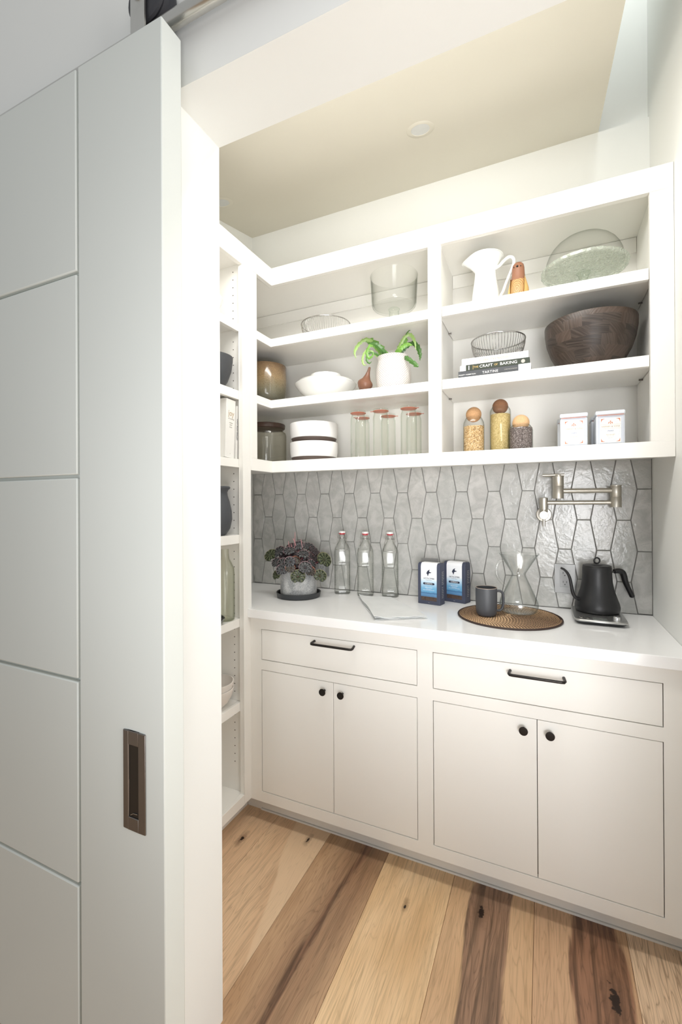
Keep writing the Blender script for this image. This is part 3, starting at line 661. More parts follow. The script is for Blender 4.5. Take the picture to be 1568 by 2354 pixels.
# ---- pitcher
t = thing('enamel_pitcher', 'tall white enamel pitcher with curved handle on the top shelf', 'pitcher', (-.212, 1.893, S1))
def sp(x, y, z, a):
    k = max(0, (z - .165) / .062); w = max(0, cos(a - pi * 1.03)) ** 6
    return x * (1 + .38 * w * k), y * (1 - .12 * w * k), z - .012 * w * k * k
po = [(.058, 0), (.0605, .002), (.0595, .01), (.051, .08), (.0425, .14), (.040, .163), (.0415, .172), (.050, .192), (.060, .210), (.066, .221), (.068, .2225)]
MB().lathe(closed(po, .0022), n=56, wob=sp).obj('body', ENAMEL, t, smooth=45)
MB().tube([sp(.068 * cos(2 * pi * i / 56), .068 * sin(2 * pi * i / 56), .2225, 2 * pi * i / 56) for i in range(56)], .0020, 8, closed=True).obj('rolled_rim', ENAMEL, t, smooth=60)
MB().tube(bez([(.038, .0, .172), (.055, 0, .180), (.072, 0, .196), (.088, 0, .206), (.102, 0, .203), (.109, 0, .190), (.107, 0, .170), (.095, 0, .140), (.078, 0, .100), (.068, 0, .072), (.056, 0, .055)], 5), .0062, 12, flat=1.25).obj('handle', ENAMEL, t, smooth=60)
def ringed():
    t = NT('ringed_ash'); co = t.co('Object', (1, 1, .62), (0, 0, -.030)); sx = t.n('ShaderNodeSeparateXYZ'); t.set(sx, 0, co); x, z = sx.outputs[0], sx.outputs[2]
    d = t.math('SQRT', t.math('ADD', t.math('MULTIPLY', x, x), t.math('MULTIPLY', z, z))); n = t.noise(t.co(), 60, 2)
    r = t.math('ABSOLUTE', t.math('SINE', t.math('MULTIPLY', t.math('MULTIPLY_ADD', n, .008, d), 560)))
    return t.pbr(t.mix(r, (.24, .12, .04), (.52, .32, .13)), .45)
# ---- wooden bird
bd = thing('wooden_bird', 'little carved wooden bird figure with darker head beside the pitcher', 'figurine', (-.086, 1.862, S1), -.12)
def body(lo, hi, off=0):
    P = [(0, .0), (.030, .0), (.0355, .006), (.0385, .03), (.037, .055), (.031, .078), (.0255, .098), (.0235, .118), (.0225, .138), (.020, .150), (.013, .158), (0, .161)]
    out = [(0, lo)] if lo > 0 else []
    def R(z):
        for (a, b), (c, d) in zip(P[1:], P[2:]):
            if b <= z <= d: return a + (c - a) * (z - b) / max(d - b, 1e-6)
        return 0
    zs = sorted({lo, hi} | {b for a, b in P if lo < b < hi})
    return out + [(R(z) + off, z) for z in zs] + ([(0, hi)] if hi < .16 else [])
flat = lambda x, y, z, a: (x, y * .85, z)
MB().lathe([(0, 0)] + body(0, .088)[0:], n=36, wob=lambda x, y, z, a: (max(-.026, min(.026, x)), y * .85, z)).obj('belly', ringed(), bd, smooth=40)
MB().lathe(body(.088, .161), n=36, wob=flat).obj('head', simple_wood('cherry_wood', (.20, .085, .045), (.33, .15, .085), (30, 30, 5), .45), bd, smooth=40)
for s in (-1, 1):
    MB().lathe([(0, 0)] + body(0, .098, .001), n=36, wob=lambda x, y, z, a: (s * max(.0258, abs(x)) if True else 0, y * .84 * (1 if abs(x) > .0258 else .9), z)).obj('wing', simple_wood('pale_maple', (.62, .36, .11), (.74, .48, .19), (20, 20, 3), .4), bd, smooth=40)
    MB().sphere((s * .0125, -.0185, .137), .0020, 10, 6).obj('eye', BLKGLS, bd, smooth=60)
MB().lathe([(.0045, 0), (.004, .004), (.0, .010)], (0, -.0175, .138), 14, axis='Y').obj('beak', BLACK, bd, smooth=40)
# ---- cake stand and dome
ck = thing('cake_stand', 'pressed glass cake stand with scalloped rim, right end of top shelf', 'cake stand', (.143, 1.926, S1))
scal = lambda x, y, z, a: (x * (1 + .018 * abs(sin(a * 14)) * (hypot(x, y) > .135)), y * (1 + .018 * abs(sin(a * 14)) * (hypot(x, y) > .135)), z)
MB().lathe([(0, .100), (.025, .100), (.10, .104), (.136, .106), (.142, .104), (.146, .108), (.1465, .118), (.143, .119), (.139, .113), (.10, .110), (0, .109)], n=112, wob=scal).obj('plate', PRESSED, ck, smooth=40)
MB().lathe([(0, 0), (.055, 0), (.057, .005), (.03, .018), (.015, .04), (.014, .075), (.020, .095), (.026, .0995), (0, .0998)], n=32).obj('stem', THICKGLASS, ck, smooth=40)
dm = [(.134, .0)] + [(.134 * cos(a) ** .8, .118 * sin(a)) for a in [radians(k) for k in (8, 18, 28, 38, 48, 58, 68, 77, 84)]]
dmi = [(max(r - .0022, 0), z - (.0022 if i > 3 else 0)) for i, (r, z) in enumerate(dm)]
dd = tag(MB().lathe(dm + [(0, .119)], n=64).obj('cake_dome', GLASS, None, (.143, 1.926, S1 + .119), smooth=60), 'clear glass dome covering the scalloped cake stand', 'dome')
# ---- big wooden bowl
def butcher():
    t = NT('end_grain_walnut_blocks'); co = t.co(); sx = t.n('ShaderNodeSeparateXYZ'); t.set(sx, 0, co)
    a = t.math('ARCTAN2', sx.outputs[1], sx.outputs[0]); u = t.math('MULTIPLY', a, .15)
    cv = t.n('ShaderNodeCombineXYZ'); t.set(cv, 0, u); t.set(cv, 1, sx.outputs[2])
    br = t.n('ShaderNodeTexBrick'); t.set(br, 0, cv.outputs[0]); br.inputs['Scale'].default_value = 10; br.inputs['Brick Width'].default_value = .62; br.inputs['Row Height'].default_value = .34
    br.inputs['Mortar Size'].default_value = 0; br.inputs[1].default_value = (0, 0, 0, 1); br.inputs[2].default_value = (1, 1, 1, 1); br.offset = .37
    k = br.outputs[0]
    sh = t.n('ShaderNodeVectorMath', operation='ADD'); t.set(sh, 0, cv.outputs[0]); 
    cc = t.n('ShaderNodeCombineXYZ'); t.set(cc, 0, t.math('MULTIPLY', k, 7)); t.set(cc, 1, t.math('MULTIPLY', k, 3)); t.set(sh, 1, cc.outputs[0])
    vr = t.n('ShaderNodeVectorRotate', rotation_type='Z_AXIS'); t.set(vr, 0, sh.outputs[0]); t.set(vr, 'Angle', t.math('MULTIPLY', k, 2.4))
    mp = t.n('ShaderNodeMapping'); t.set(mp, 0, vr.outputs[0]); mp.inputs[3].default_value = (5, 95, 5)
    n = t.noise(mp.outputs[0], 1.6, 3, .55, .4); g_ = t.sm(n, .38, .66)
    c = t.mix(k, (.022, .015, .011), (.062, .040, .029)); c = t.mix(t.math('MULTIPLY', g_, .38), c, (.12, .088, .070))
    return t.pbr(c, .42, normal=t.bump(g_, .35, .0012))
tag(MB().lathe(closed([(.082, 0), (.088, .003), (.112, .035), (.135, .078), (.149, .120), (.155, .158), (.156, .186), (.155, .190)], .010), n=72).obj('wooden_bowl', butcher(), None, (.162, 1.928, S2), smooth=45),
    'very large dark wooden bowl on the right of the middle shelf', 'bowl')
# ---- horizontal books
def hbook(x0, x1, z0, z1, cm, label, y0=1.790, dep=.21, spine=None):
    t = thing('cookbook', label, 'book', ((x0 + x1) / 2, y0, z0), group='books under the wire basket')
    w = (x1 - x0) / 2; h = z1 - z0
    B(-w + .002, w - .002, .004, dep - .003, .002, h - .002).obj('pages', PAPER, t)
    MB().box(-w, w, 0, .003, 0, h).box(-w, w, .003, dep, 0, .0018).box(-w, w, .003, dep, h - .0018, h).obj('cover', cm, t, bevel=.0006)
    return t
wc = plain('white_cover', (.84, .85, .86), .4, var=.01); gc = plain('dark_green_cover', (.030, .038, .024), .4); sc_ = plain('slate_cover', (.055, .058, .064), .5)
b = hbook(-.305, -.0405, S2 + .0003, 1.8795, sc_, 'charcoal cookbook reading TARTINE, bottom of the shelf stack'); R0 = (pi / 2, 0, 0)
text('TARTINE', .0135, WPRINT, b, (-.012, -.0006, .0165), R0, space=1.1); text('PRUEITT / ROBERTSON', .0062, WPRINT, b, (-.098, -.0006, .0155), R0); text('CHRONICLE BOOKS', .005, GPRINT, b, (.062, -.0006, .018), R0)
B(.089, .1323, -.0012, -.0001, 0.0002, .0308).obj('spine_patch', wc, b); text('&', .012, GPRINT, b, (.108, -.0016, .0155), R0)
b = hbook(-.298, -.045, 1.8797, 1.9025, gc, 'dark green cookbook reading THE CRAFT OF BAKING, middle of stack')
text('THE', .010, GOLDPRINT, b, (-.066, -.0006, .011), R0); text('CRAFT', .0155, WPRINT, b, (-.028, -.0006, .011), R0, sx=1.05); text('OF', .010, GOLDPRINT, b, (.008, -.0006, .011), R0); text('BAKING', .0155, WPRINT, b, (.053, -.0006, .011), R0, sx=1.1)
B(-.1262, -.104, -.0012, -.0001, .0004, .0222).obj('spine_patch', wc, b); B(-.094, -.091, -.0008, -.0001, .003, .019).obj('spine_bar', WPRINT, b); B(-.0775, -.0763, -.0008, -.0001, .003, .019).obj('spine_bar', GOLDPRINT, b)
MB().lathe([(.007, 0), (.007, .0006), (0, .0006)], (.104, -.0001, .011), 18, axis='Y').obj('emblem', GPRINT, b)
b = hbook(-.291, -.0493, 1.9027, 1.9278, wc, 'white cookbook reading Cake Perfection, top of the shelf stack', dep=.19)
text('Martha', .0085, GPRINT, b, (-.085, -.0006, .0165), R0); text("Stewart's", .0085, GPRINT, b, (-.085, -.0006, .0085), R0)
text('Cake Perfection', .0175, TANPRINT, b, (.002, -.0006, .0125), R0, sx=.98); text('*', .014, BLUEPRINT_, b, (.092, -.0006, .010), R0)
# ---- ball-cork jars with grain
CORK = plain('cork', (.44, .25, .12), .85, var=.3, sc=220, bump=.4); CORKD = plain('dark_cork', (.25, .12, .06), .85, var=.3, sc=220, bump=.4); CORKL = plain('light_cork', (.60, .38, .20), .85, var=.25, sc=220, bump=.4)
def grain_mat(name, stops, sc):
    t = NT(name); v = t.n('ShaderNodeTexVoronoi'); t.set(v, 0, t.co()); v.inputs['Scale'].default_value = sc
    sp_ = t.n('ShaderNodeSeparateColor'); t.set(sp_, 0, v.outputs['Color'])
    return t.pbr(t.ramp(sp_.outputs[0], stops), .6, normal=t.bump(v.outputs['Distance'], .6, .002))
def corkjar(x, y, r, hs, hn, corkr, corkz, corkm, label, fm, fh, fname, flabel, fcat, gs):
    t = thing('cork_ball_jar', label, 'jar', (x, y, D0), group='cork ball jars')
    MB().lathe(closed([(r * .9, 0), (r, .004), (r, hs), (r * .96, hs + (hn - hs) * .35), (r * .80, hs + (hn - hs) * .75), (r * .66, hn)], .0016), n=40).obj('body', GLASS, t, smooth=45)
    MB().sphere((0, 0, corkz), corkr, 28, 16).obj('cork_ball', corkm, t, smooth=60)
    m = MB(); rr = r - .0036; rnd = random.Random(int(x * 1e4))
    m.lathe([(0, .002), (rr, .002), (rr, fh - .002), (rr * .9, fh), (0, fh)], n=32)
    n = int(2 * pi * rr * fh / (gs * gs * 3.0))
    for _ in range(n):
        a = rnd.uniform(pi * .9, pi * 2.1); z = rnd.uniform(.004, fh); q = rr + .0003; c = Vector((q * cos(a), q * sin(a), z)); e = gs * rnd.uniform(.8, 1.2)
        u = Vector((rnd.gauss(0, 1), rnd.gauss(0, 1), rnd.gauss(0, 1))).normalized(); w = u.orthogonal().normalized(); k = u.cross(w)
        b0 = [c + u * e, c - u * e, c + w * e * .6, c - w * e * .6, c + k * e * .6, c - k * e * .6]
        m.add(b0, [(0, 2, 4), (0, 4, 3), (0, 3, 5), (0, 5, 2), (1, 4, 2), (1, 3, 4), (1, 5, 3), (1, 2, 5)])
    tag(m.obj(fname, fm, None, (x, y, D0 + .0018)), flabel, fcat, kind='stuff')
corkjar(-.257, 1.862, .0415, .112, .150, .0305, .158, CORK, 'glass jar with cork ball holding buckwheat, leftmost of the three', grain_mat('buckwheat', [(0, (.22, .10, .03)), (.3, (.52, .33, .12)), (.65, (.70, .50, .26)), (1, (.80, .66, .44))], 330), .108, 'buckwheat', 'light brown buckwheat filling the leftmost cork ball jar', 'grain', .0018)
corkjar(-.157, 1.885, .0400, .162, .190, .0300, .1855, CORKD, 'tallest glass jar with dark cork ball holding pale grain', grain_mat('golden_millet', [(0, (.42, .30, .10)), (.5, (.62, .48, .20)), (1, (.76, .64, .34))], 480), .152, 'millet', 'pale golden millet filling the tallest cork ball jar', 'grain', .0012)
corkjar(-.079, 1.848, .0430, .078, .103, .0310, .1085, CORKL, 'short glass jar with light cork ball holding dark seeds', grain_mat('chia', [(0, (.06, .045, .04)), (.5, (.16, .12, .11)), (.8, (.30, .24, .22)), (1, (.60, .55, .52))], 520), .086, 'chia_seeds', 'dark grey chia seeds filling the short cork ball jar', 'seeds', .0011)
# ---- tea tins
TINW = plain('white_tin', (.66, .69, .74), .28, var=.02, coat=.2); TINL = plain('tin_label', (.76, .76, .73), .4, var=.01); LAV = plain('lavender_line', (.50, .52, .60), .5)
def tin(x0, x1, y0, label, rich=True):
    t = thing('tea_tin', label, 'tin', ((x0 + x1) / 2, y0, D0), group='white tea tins')
    w = (x1 - x0) / 2; d = .085; h = .105
    B(-w, w, 0, d, 0, h).obj('body', TINW, t, bevel=.006, seg=3)
    B(-w - .0012, w + .0012, -.0012, d + .0012, h + .0005, h + .0165).obj('lid', TINW, t, bevel=.005, seg=3)
    MB().box(-w + .004, w - .004, -.0018, -.0004, h - .0012, h + .0004).obj('seam', REDPRINT, t)
    if not rich: return t
    lw, z0, z1 = w - .0125, .009, h - .010; lc = (z0 + z1) / 2
    lb = MB().box(-lw, lw, -.0012, -.0002, z0, z1).obj('label_panel', TINL, t)
    m = MB()
    for e in (.002, .0045, .007):
        a, q0, q1, k = lw + e, z0 - e, z1 + e, .0003
        m.box(-a, a, -.0008, -.0001, q0 - k, q0 + k).box(-a, a, -.0008, -.0001, q1 - k, q1 + k).box(-a - k, -a + k, -.0008, -.0001, q0, q1).box(a - k, a + k, -.0008, -.0001, q0, q1)
    m.obj('border_lines', LAV, t)
    m = MB()
    for sx_ in (-1, 1):
        for sz_ in (-1, 1):
            cx_, cz_ = sx_ * (lw - .003), lc + sz_ * ((z1 - z0) / 2 - .003)
            tri = [(cx_, cz_), (cx_ - sx_ * .0125, cz_), (cx_ - sx_ * .005, cz_ - sz_ * .0025), (cx_ - sx_ * .0025, cz_ - sz_ * .005), (cx_, cz_ - sz_ * .0125)]
            m.add([(a, -.0016, b_) for a, b_ in tri] + [(a, -.0012, b_) for a, b_ in tri], [(0, 1, 2, 3, 4), (9, 8, 7, 6, 5)] + [(i, (i + 1) % 5, 5 + (i + 1) % 5, 5 + i) for i in range(5)])
    m.obj('corner_ornaments', REDPRINT, lb)
    m = MB()
    for i in range(40):
        a = 2 * pi * i / 40; px, pz = .0275 * cos(a), lc - .001 + .036 * sin(a)
        if abs(pz - (lc + .0125)) < .008: continue
        m.box(px - .0007, px + .0007, -.0016, -.0011, pz - .0007, pz + .0007)
    m.obj('dotted_oval', LAV, lb)
    m = MB().box(-lw, lw, -.0016, -.0011, lc + .0195, lc + .0199).box(-lw, lw, -.0016, -.0011, lc + .0055, lc + .0059); m.obj('banner_lines', TANPRINT, lb)
    m = MB()
    for q, (a, b_, s_) in enumerate([(0, .0305, .0022), (-.0045, .0265, .002), (.0045, .0265, .002), (0, .0258, .0017), (-.006, .0235, .0013), (.006, .0235, .0013), (0, .0228, .0013)]):
        m.lathe([(s_, 0), (s_, .0005), (0, .0005)], (a, -.0012, lc + b_), 8, axis='Y')
    m.obj('crest', REDPRINT, lb)
    text('HARNEY & SONS', .0074, TANPRINT, lb, (0, -.0014, lc + .0125), R0, space=1.0)
    text('PARIS', .0062, BLUEPRINT_, lb, (0, -.0014, lc - .003), R0, sx=1.15, shear=.15); text('TEA SACHET', .0042, TANPRINT, lb, (0, -.0014, lc - .016), R0, sx=1.15); text('FINEST SELECTION', .0026, GPRINT, lb, (0, -.0014, lc - .0205), R0)
    text('20 SACHETS', .0026, GPRINT, lb, (0, -.0014, lc - .027), R0)
    return t
tin(.0555, .1435, 1.800, 'white tea tin reading HARNEY & SONS, left front one')
tin(.1690, .2570, 1.800, 'white tea tin reading HARNEY & SONS, right front one')
tin(.0500, .1380, 1.905, 'white tea tin hidden behind the left front tea tin', False); tin(.1630, .2510, 1.905, 'white tea tin hidden behind the right front tea tin', False)

# ================================================================= BOOKCASE CONTENTS
tag(MB().lathe(closed([(.04, 0), (.045, .003), (.062, .03), (.076, .07), (.082, .11), (.083, .128)], .006), n=56).obj('black_bowl', CHAR, None, (-1.246, 1.452, 1.8436), smooth=45), 'matte charcoal bowl on a bookcase shelf above the books', 'bowl')
tag(MB().lathe(closed([(.045, 0), (.055, .02), (.075, .06), (.08, .082)], .004), n=48).obj('white_bowl', WCER, None, (-1.268, 1.42, 2.1289), smooth=45), 'white bowl half hidden on the top bookcase shelf', 'bowl')
def vb(y0, y1, h, dep, lean, cm, label):
    t = thing('standing_book', label, 'book', (-1.183, y1, 1.5526), group='books standing in the bookcase'); w = y1 - y0
    t.rotation_euler = (lean, 0, 0)
    B(-dep + .003, -.004, -w + .003, -.003, .003, h - .003).obj('pages', PAPER, t)
    MB().box(-.004, 0, -w, 0, 0, h).box(-dep, -.004, -w, -w + .0025, 0, h).box(-dep, -.004, -.0025, 0, 0, h).obj('cover', cm, t, bevel=.002 if w > .03 else .0006)
    return t
wb2 = plain('cream_book_cover', (.78, .77, .74), .45, var=.01)
RS = (pi / 2, 0, pi / 2)
b = vb(1.452, 1.510, .244, .17, radians(-3.0), wb2, 'thick white cookbook with joy on its spine in the bookcase')
text('joy', .034, TANPRINT, b, (.0006, -.027, .185), RS, sx=.9); text('of cooking', .009, GPRINT, b, (.0006, -.027, .163), RS, shear=.3)
for i, s in enumerate(('rombauer', 'becker', 'becker')): text(s, .006, GPRINT, b, (.0006, -.027, .146 - i * .009), RS)
text('s', .008, GPRINT, b, (.0006, -.027, .018), RS)
b = vb(1.5215, 1.5315, .226, .17, radians(-2.2), wb2, 'thin white paperback reading CAST IRON SKILLET on its spine')
text('CAST IRON SKILLET', .0085, DKPRINT, b, (.0006, -.005, .125), (0, pi / 2, 0), sx=1.2)
VM = None
def woven():
    t = NT('dimpled_charcoal_clay'); co = t.co(); sx = t.n('ShaderNodeSeparateXYZ'); t.set(sx, 0, co)
    a = t.math('ARCTAN2', sx.outputs[1], sx.outputs[0]); z = sx.outputs[2]
    h = t.math('MULTIPLY', t.math('SINE', t.math('ADD', t.math('MULTIPLY', a, 40), t.math('MULTIPLY', z, 700))), t.math('SINE', t.math('SUBTRACT', t.math('MULTIPLY', a, 40), t.math('MULTIPLY', z, 700))))
    return t.pbr(t.mix(t.sm(h, .2, .9), (.07, .075, .085), (.022, .022, .024)), .5, normal=t.bump(h, -.6, .002))
tag(MB().lathe(closed([(.050, 0), (.056, .004), (.072, .028), (.080, .065), (.0785, .10), (.070, .14), (.062, .165), (.0605, .178), (.065, .188), (.072, .194), (.073, .199), (.070, .203)], .005), n=64).obj('dimpled_vase', woven(), None, (-1.250, 1.452, 1.2327), smooth=50), 'dark grey dimpled vase on the bookcase at counter height', 'vase')
def sq_ring(r, z, k, n=40, cx=0, cy=0):      # superellipse ring, k=2 circle
    out = []
    for i in range(n):
        a = 2 * pi * (i + .5) / n; c, s = cos(a), sin(a)
        q = (abs(c) ** k + abs(s) ** k) ** (-1 / k); out.append((cx + r * q * c, cy + r * q * s, z))
    return out
t = tag(MB().lathe(closed([(.034, 0), (.039, .004), (.040, .02), (.040, .19), (.038, .215), (.028, .238), (.019, .255), (.0165, .275), (.016, .296)], .0025), n=40).obj('old_glass_bottle', OLDGLASS, None, (-1.217, 1.490, .8768), smooth=45), 'old greenish glass bottle on the bookcase below the vase', 'bottle')
tag(MB().lathe([(0, 0), (.028, 0), (.034, .008), (.047, .028), (.040, .034), (.030, .040), (.012, .048), (0, .050)], n=12).obj('black_trinket', BLKGLS, None, (-1.207, 1.405, .8768), smooth=10), 'small glossy black faceted object in front of the old bottle', 'ornament')
for i, lb in enumerate(('bone coloured bowl, lower of two nested in the bookcase', 'bone coloured bowl, upper of two nested in the bookcase')):
    tag(MB().lathe(closed([(.035, 0), (.042, .003), (.062, .022), (.078, .05), (.085, .076), (.0855, .082)], .0045), n=56).obj('nested_bowl', BONE, None, (-1.248, 1.448, .5219 + .026 * i), smooth=45), lb, 'bowl', 'nested bone bowls')

# ================================================================= COUNTER: PLANT
sp_x, sp_y = -1.083, 1.872
tag(MB().lathe([(0, 0), (.098, 0), (.104, .003), (.108, .024), (.106, .026), (.102, .024), (.098, .008), (0, .007)], n=64).obj('plant_saucer', SAUCERM, None, (sp_x, sp_y, C0), smooth=40), 'dark glazed round saucer under the concrete plant pot', 'saucer')
def concrete():
    t = NT('speckled_concrete'); co = t.co(); n = t.noise(co, 9, 4, .6, .5); f_ = t.noise(co, 380, 3, .7); sx = t.n('ShaderNodeSeparateXYZ'); t.set(sx, 0, co)
    sp2 = t.sm(t.math('ADD', f_, t.math('MULTIPLY', n, .55)), .74, .92)
    edge = t.math('ADD', t.math('SUBTRACT', 1, t.sm(sx.outputs[2], .0, .03)), t.sm(sx.outputs[2], .08, .14))
    c = t.mix(n, (.50, .50, .49), (.62, .62, .61)); c = t.mix(t.math('MULTIPLY', t.sm(n, .40, .60), .5), c, (.27, .28, .29))
    c = t.mix(t.math('MULTIPLY', sp2, .75), c, (.12, .13, .13)); c = t.mix(t.math('MULTIPLY', t.math('MULTIPLY', edge, t.sm(f_, .42, .62)), .7), c, (.15, .16, .17))
    return t.pbr(c, .85, normal=t.bump(f_, .5, .0015))
pp = thing('potted_peperomia', 'bushy dark silver-veined plant in a speckled concrete pot', 'plant', (sp_x, sp_y, C0 + .0075))
MB().lathe(closed([(.084, 0), (.087, .003), (.088, .02), (.088, .118), (.086, .122)], .007), n=64).obj('pot', concrete(), pp, smooth=40)
MB().lathe([(0, .112), (.05, .111), (.0805, .107), (0, .100)], n=32).obj('soil', SOIL, pp, smooth=40)
def pepe(name, dark, light, rim, sep=.0):
    t = NT(name); co = t.co(); sx = t.n('ShaderNodeSeparateXYZ'); t.set(sx, 0, co); x, y = sx.outputs[0], sx.outputs[1]
    yy = t.math('ADD', y, .0); a = t.math('ARCTAN2', x, yy); d = t.math('SQRT', t.math('ADD', t.math('MULTIPLY', x, x), t.math('MULTIPLY', y, y)))
    n = t.noise(co, 90, 2)
    s = t.math('SINE', t.math('ADD', t.math('MULTIPLY', a, 10), t.math('MULTIPLY', n, 5.0)))
    s2 = t.math('SINE', t.math('ADD', t.math('MULTIPLY', t.math('ABSOLUTE', t.math('SINE', t.math('MULTIPLY', a, 5))), 9), t.math('MULTIPLY', d, 700)))
    m_ = t.math('MULTIPLY', t.sm(t.math('ADD', s, t.math('MULTIPLY', s2, .55)), .1, 1.1), t.math('MULTIPLY_ADD', n, .9, .35))
    c = t.mix(m_, dark, light); c = t.mix(t.sm(d, .0235, .0262), c, rim)
    geo = t.n('ShaderNodeNewGeometry')
    return t.pbr(c, .32, normal=t.bump(m_, .5, .002))
PM = [pepe('silver_veined_leaf', (.008, .009, .010), (.15, .148, .152), (.19, .11, .12)), pepe('plum_veined_leaf', (.012, .006, .007), (.10, .085, .09), (.14, .06, .06)), pepe('olive_veined_leaf', (.016, .022, .009), (.13, .15, .07), (.17, .16, .085)),
      pepe('rust_edged_leaf', (.020, .018, .014), (.16, .12, .09), (.32, .09, .04))]
PBK = plain('burgundy_leaf_back', (.075, .012, .020), .45)
def leafmesh(r, mat):
    n, rg = 36, 5; vs = [(0, 0, -.003)]; fs = []
    def rad(a):       # a=0 at tip (+y), notch at -y
        return r * (1 + .10 * cos(a) - .28 * max(0, cos(a - pi)) ** 14)
    for j in range(1, rg + 1):
        q = j / rg
        for i in range(n):
            a = 2 * pi * i / n; R_ = rad(a) * q
            z = .22 * r * q - .30 * r * q ** 3 + .045 * r * q * sin(a * 10)
            vs.append((R_ * sin(a), R_ * cos(a), z))
    for i in range(n): fs.append((0, 1 + i, 1 + (i + 1) % n))
    for j in range(rg - 1):
        for i in range(n): a = 1 + j * n; fs.append((a + i, a + n + i, a + n + (i + 1) % n, a + (i + 1) % n))
    nv = len(vs); vs2 = [(x * .995, y * .995, z - .0011) for x, y, z in vs]; f2 = [tuple(nv + i for i in f[::-1]) for f in fs]
    a = 1 + (rg - 1) * n; rim = [(a + i, a + (i + 1) % n, nv + a + (i + 1) % n, nv + a + i) for i in range(n)]
    me = bpy.data.meshes.new('leaf'); me.from_pydata(vs + vs2, [], fs + f2 + rim); me.materials.append(mat); me.materials.append(PBK)
    for k, p in enumerate(me.polygons): p.use_smooth = True; p.material_index = 1 if len(fs) <= k < 2 * len(fs) else 0
    me.update(); return me
LMs = {}
def leaf(x, y, z, r, nrm, roll=0, m=0):
    """x,y,z local to the plant; nrm = upper-face direction"""
    if m not in LMs: LMs[m] = leafmesh(.026, PM[m])
    o = bpy.data.objects.new('leaf', LMs[m]); COL.objects.link(o); o.parent = pp; o.location = (x, y, z)
    q = Vector(nrm).normalized().to_track_quat('Z', 'Y'); o.rotation_mode = 'QUATERNION'
    from mathutils import Quaternion
    o.rotation_quaternion = q @ Quaternion((0, 0, 1), roll); k = r / .026; o.scale = (k, k, k)
    st_ = Vector((x, y, z)); base = Vector((x * .16, y * .16, .108)); mid = (st_ + base) / 2 + Vector((x * .15, y * .15, .02))
    stems.append([tuple(p) for p in bez([base, mid, st_ - Vector(nrm).normalized() * .002], 4)])
stems = []
# view direction towards camera from the plant is about (+.5,-.86); "s" runs to the right in the photograph, "u" up
V = Vector((.50, -.864, 0)).normalized(); Rt = Vector((.864, .50, 0)).normalized()
def lf(px, pz, depth, r, tilt=(0, 0), roll=pi, m=0):
    """px metres right of the pot axis, pz metres above pot bottom, depth metres towards viewer"""
    p = Rt * px + V * depth
    rj = random.Random(len(stems)); nr = V + Rt * (tilt[0] * 1.3 + rj.uniform(-.35, .35)) + Vector((0, 0, 1)) * (tilt[1] + rj.uniform(-.15, .5))
    leaf(p.x, p.y, pz, r, nr, roll, m)
data = [(-.118, .190, .02, .030, (-.6, .5), .6, 2), (-.085, .205, .03, .030, (-.5, .6), .4, 0), (-.092, .158, .05, .024, (-.6, .2), 0, 0), (-.066, .157, .075, .0255, (-.2, .3), 0, 0), (-.036, .165, .09, .0245, (0, .35), .2, 0),
        (-.012, .170, .08, .022, (.2, .4), 0, 3), (-.038, .212, .05, .0265, (-.2, .9), .5, 0), (.0, .232, .02, .026, (0, .9), 0, 0), (.020, .198, .07, .026, (.2, .8), -.4, 0), (.028, .140, .095, .0290, (.1, .5), 0, 0),
        (.055, .150, .07, .024, (.6, .4), -.3, 0), (.110, .168, .05, .0350, (.5, .4), -.5, 2), (-.003, .101, .105, .0315, (0, .25), 0, 2), (.090, .098, .075, .0290, (.3, .3), -.4, 2), (-.093, .105, .07, .0215, (-.5, .1), .3, 2),
        (-.070, .128, .08, .024, (-.3, .3), .2, 0), (-.034, .138, .092, .022, (0, .1), .1, 3), (.050, .120, .085, .022, (.3, -.2), -.2, 3), (.045, .225, -.01, .027, (.5, 1.2), -.8, 0), (.068, .205, .0, .027, (.7, .8), -1, 1),
        (-.055, .186, .04, .022, (-.2, .5), .2, 1), (-.015, .192, .05, .020, (0, .6), 0, 1), (.050, .178, .04, .024, (.4, .5), -.3, 1), (.075, .165, .02, .022, (.8, .3), -.5, 1), (-.03, .225, -.02, .024, (-.3, 1), .2, 1),
        (.08, .19, -.03, .025, (1, .6), -.6, 1), (-.07, .19, -.03, .024, (-1, .7), .6, 1), (0, .2, -.06, .028, (0, 1.5), 0, 1), (.03, .165, .05, .022, (.1, .2), 0, 1), (.0, .152, .06, .022, (-.1, .1), 0, 1), (-.05, .145, .05, .022, (-.2, 0), 0, 1),
        (.06, .12, -.05, .026, (1, .2), 0, 1), (-.06, .13, -.06, .026, (-1, .3), 0, 1), (.02, .14, -.07, .026, (0, -.5), 0, 1)]
for d in data: lf(d[0] * 1.12, d[1] * 1.03, d[2] * 1.05, d[3] * 1.1, *d[4:])
STEM = plain('red_stem', (.16, .025, .035), .4); PINK = plain('pink_flower_spike', (.42, .20, .21), .5)
for s_ in stems: MB().tube(s_, .0021, 6).obj('stem', STEM, pp, smooth=60)
for (x, z0, x2, z1) in ((-.022, .20, -.016, .305), (-.045, .215, -.048, .262), (.018, .21, .012, .272), (-.030, .208, -.036, .25), (-.012, .24, -.027, .276)):
    a = Rt * x + V * .03; b_ = Rt * x2 + V * .03
    MB().tube(bez([(a.x, a.y, z0), ((a.x + b_.x) / 2 + .002, (a.y + b_.y) / 2, (z0 + z1) / 2), (b_.x, b_.y, z1)], 4), [.0015] * 4 + [.0019] * 4 + [.0012], 6).obj('flower_spike', PINK, pp, smooth=60)

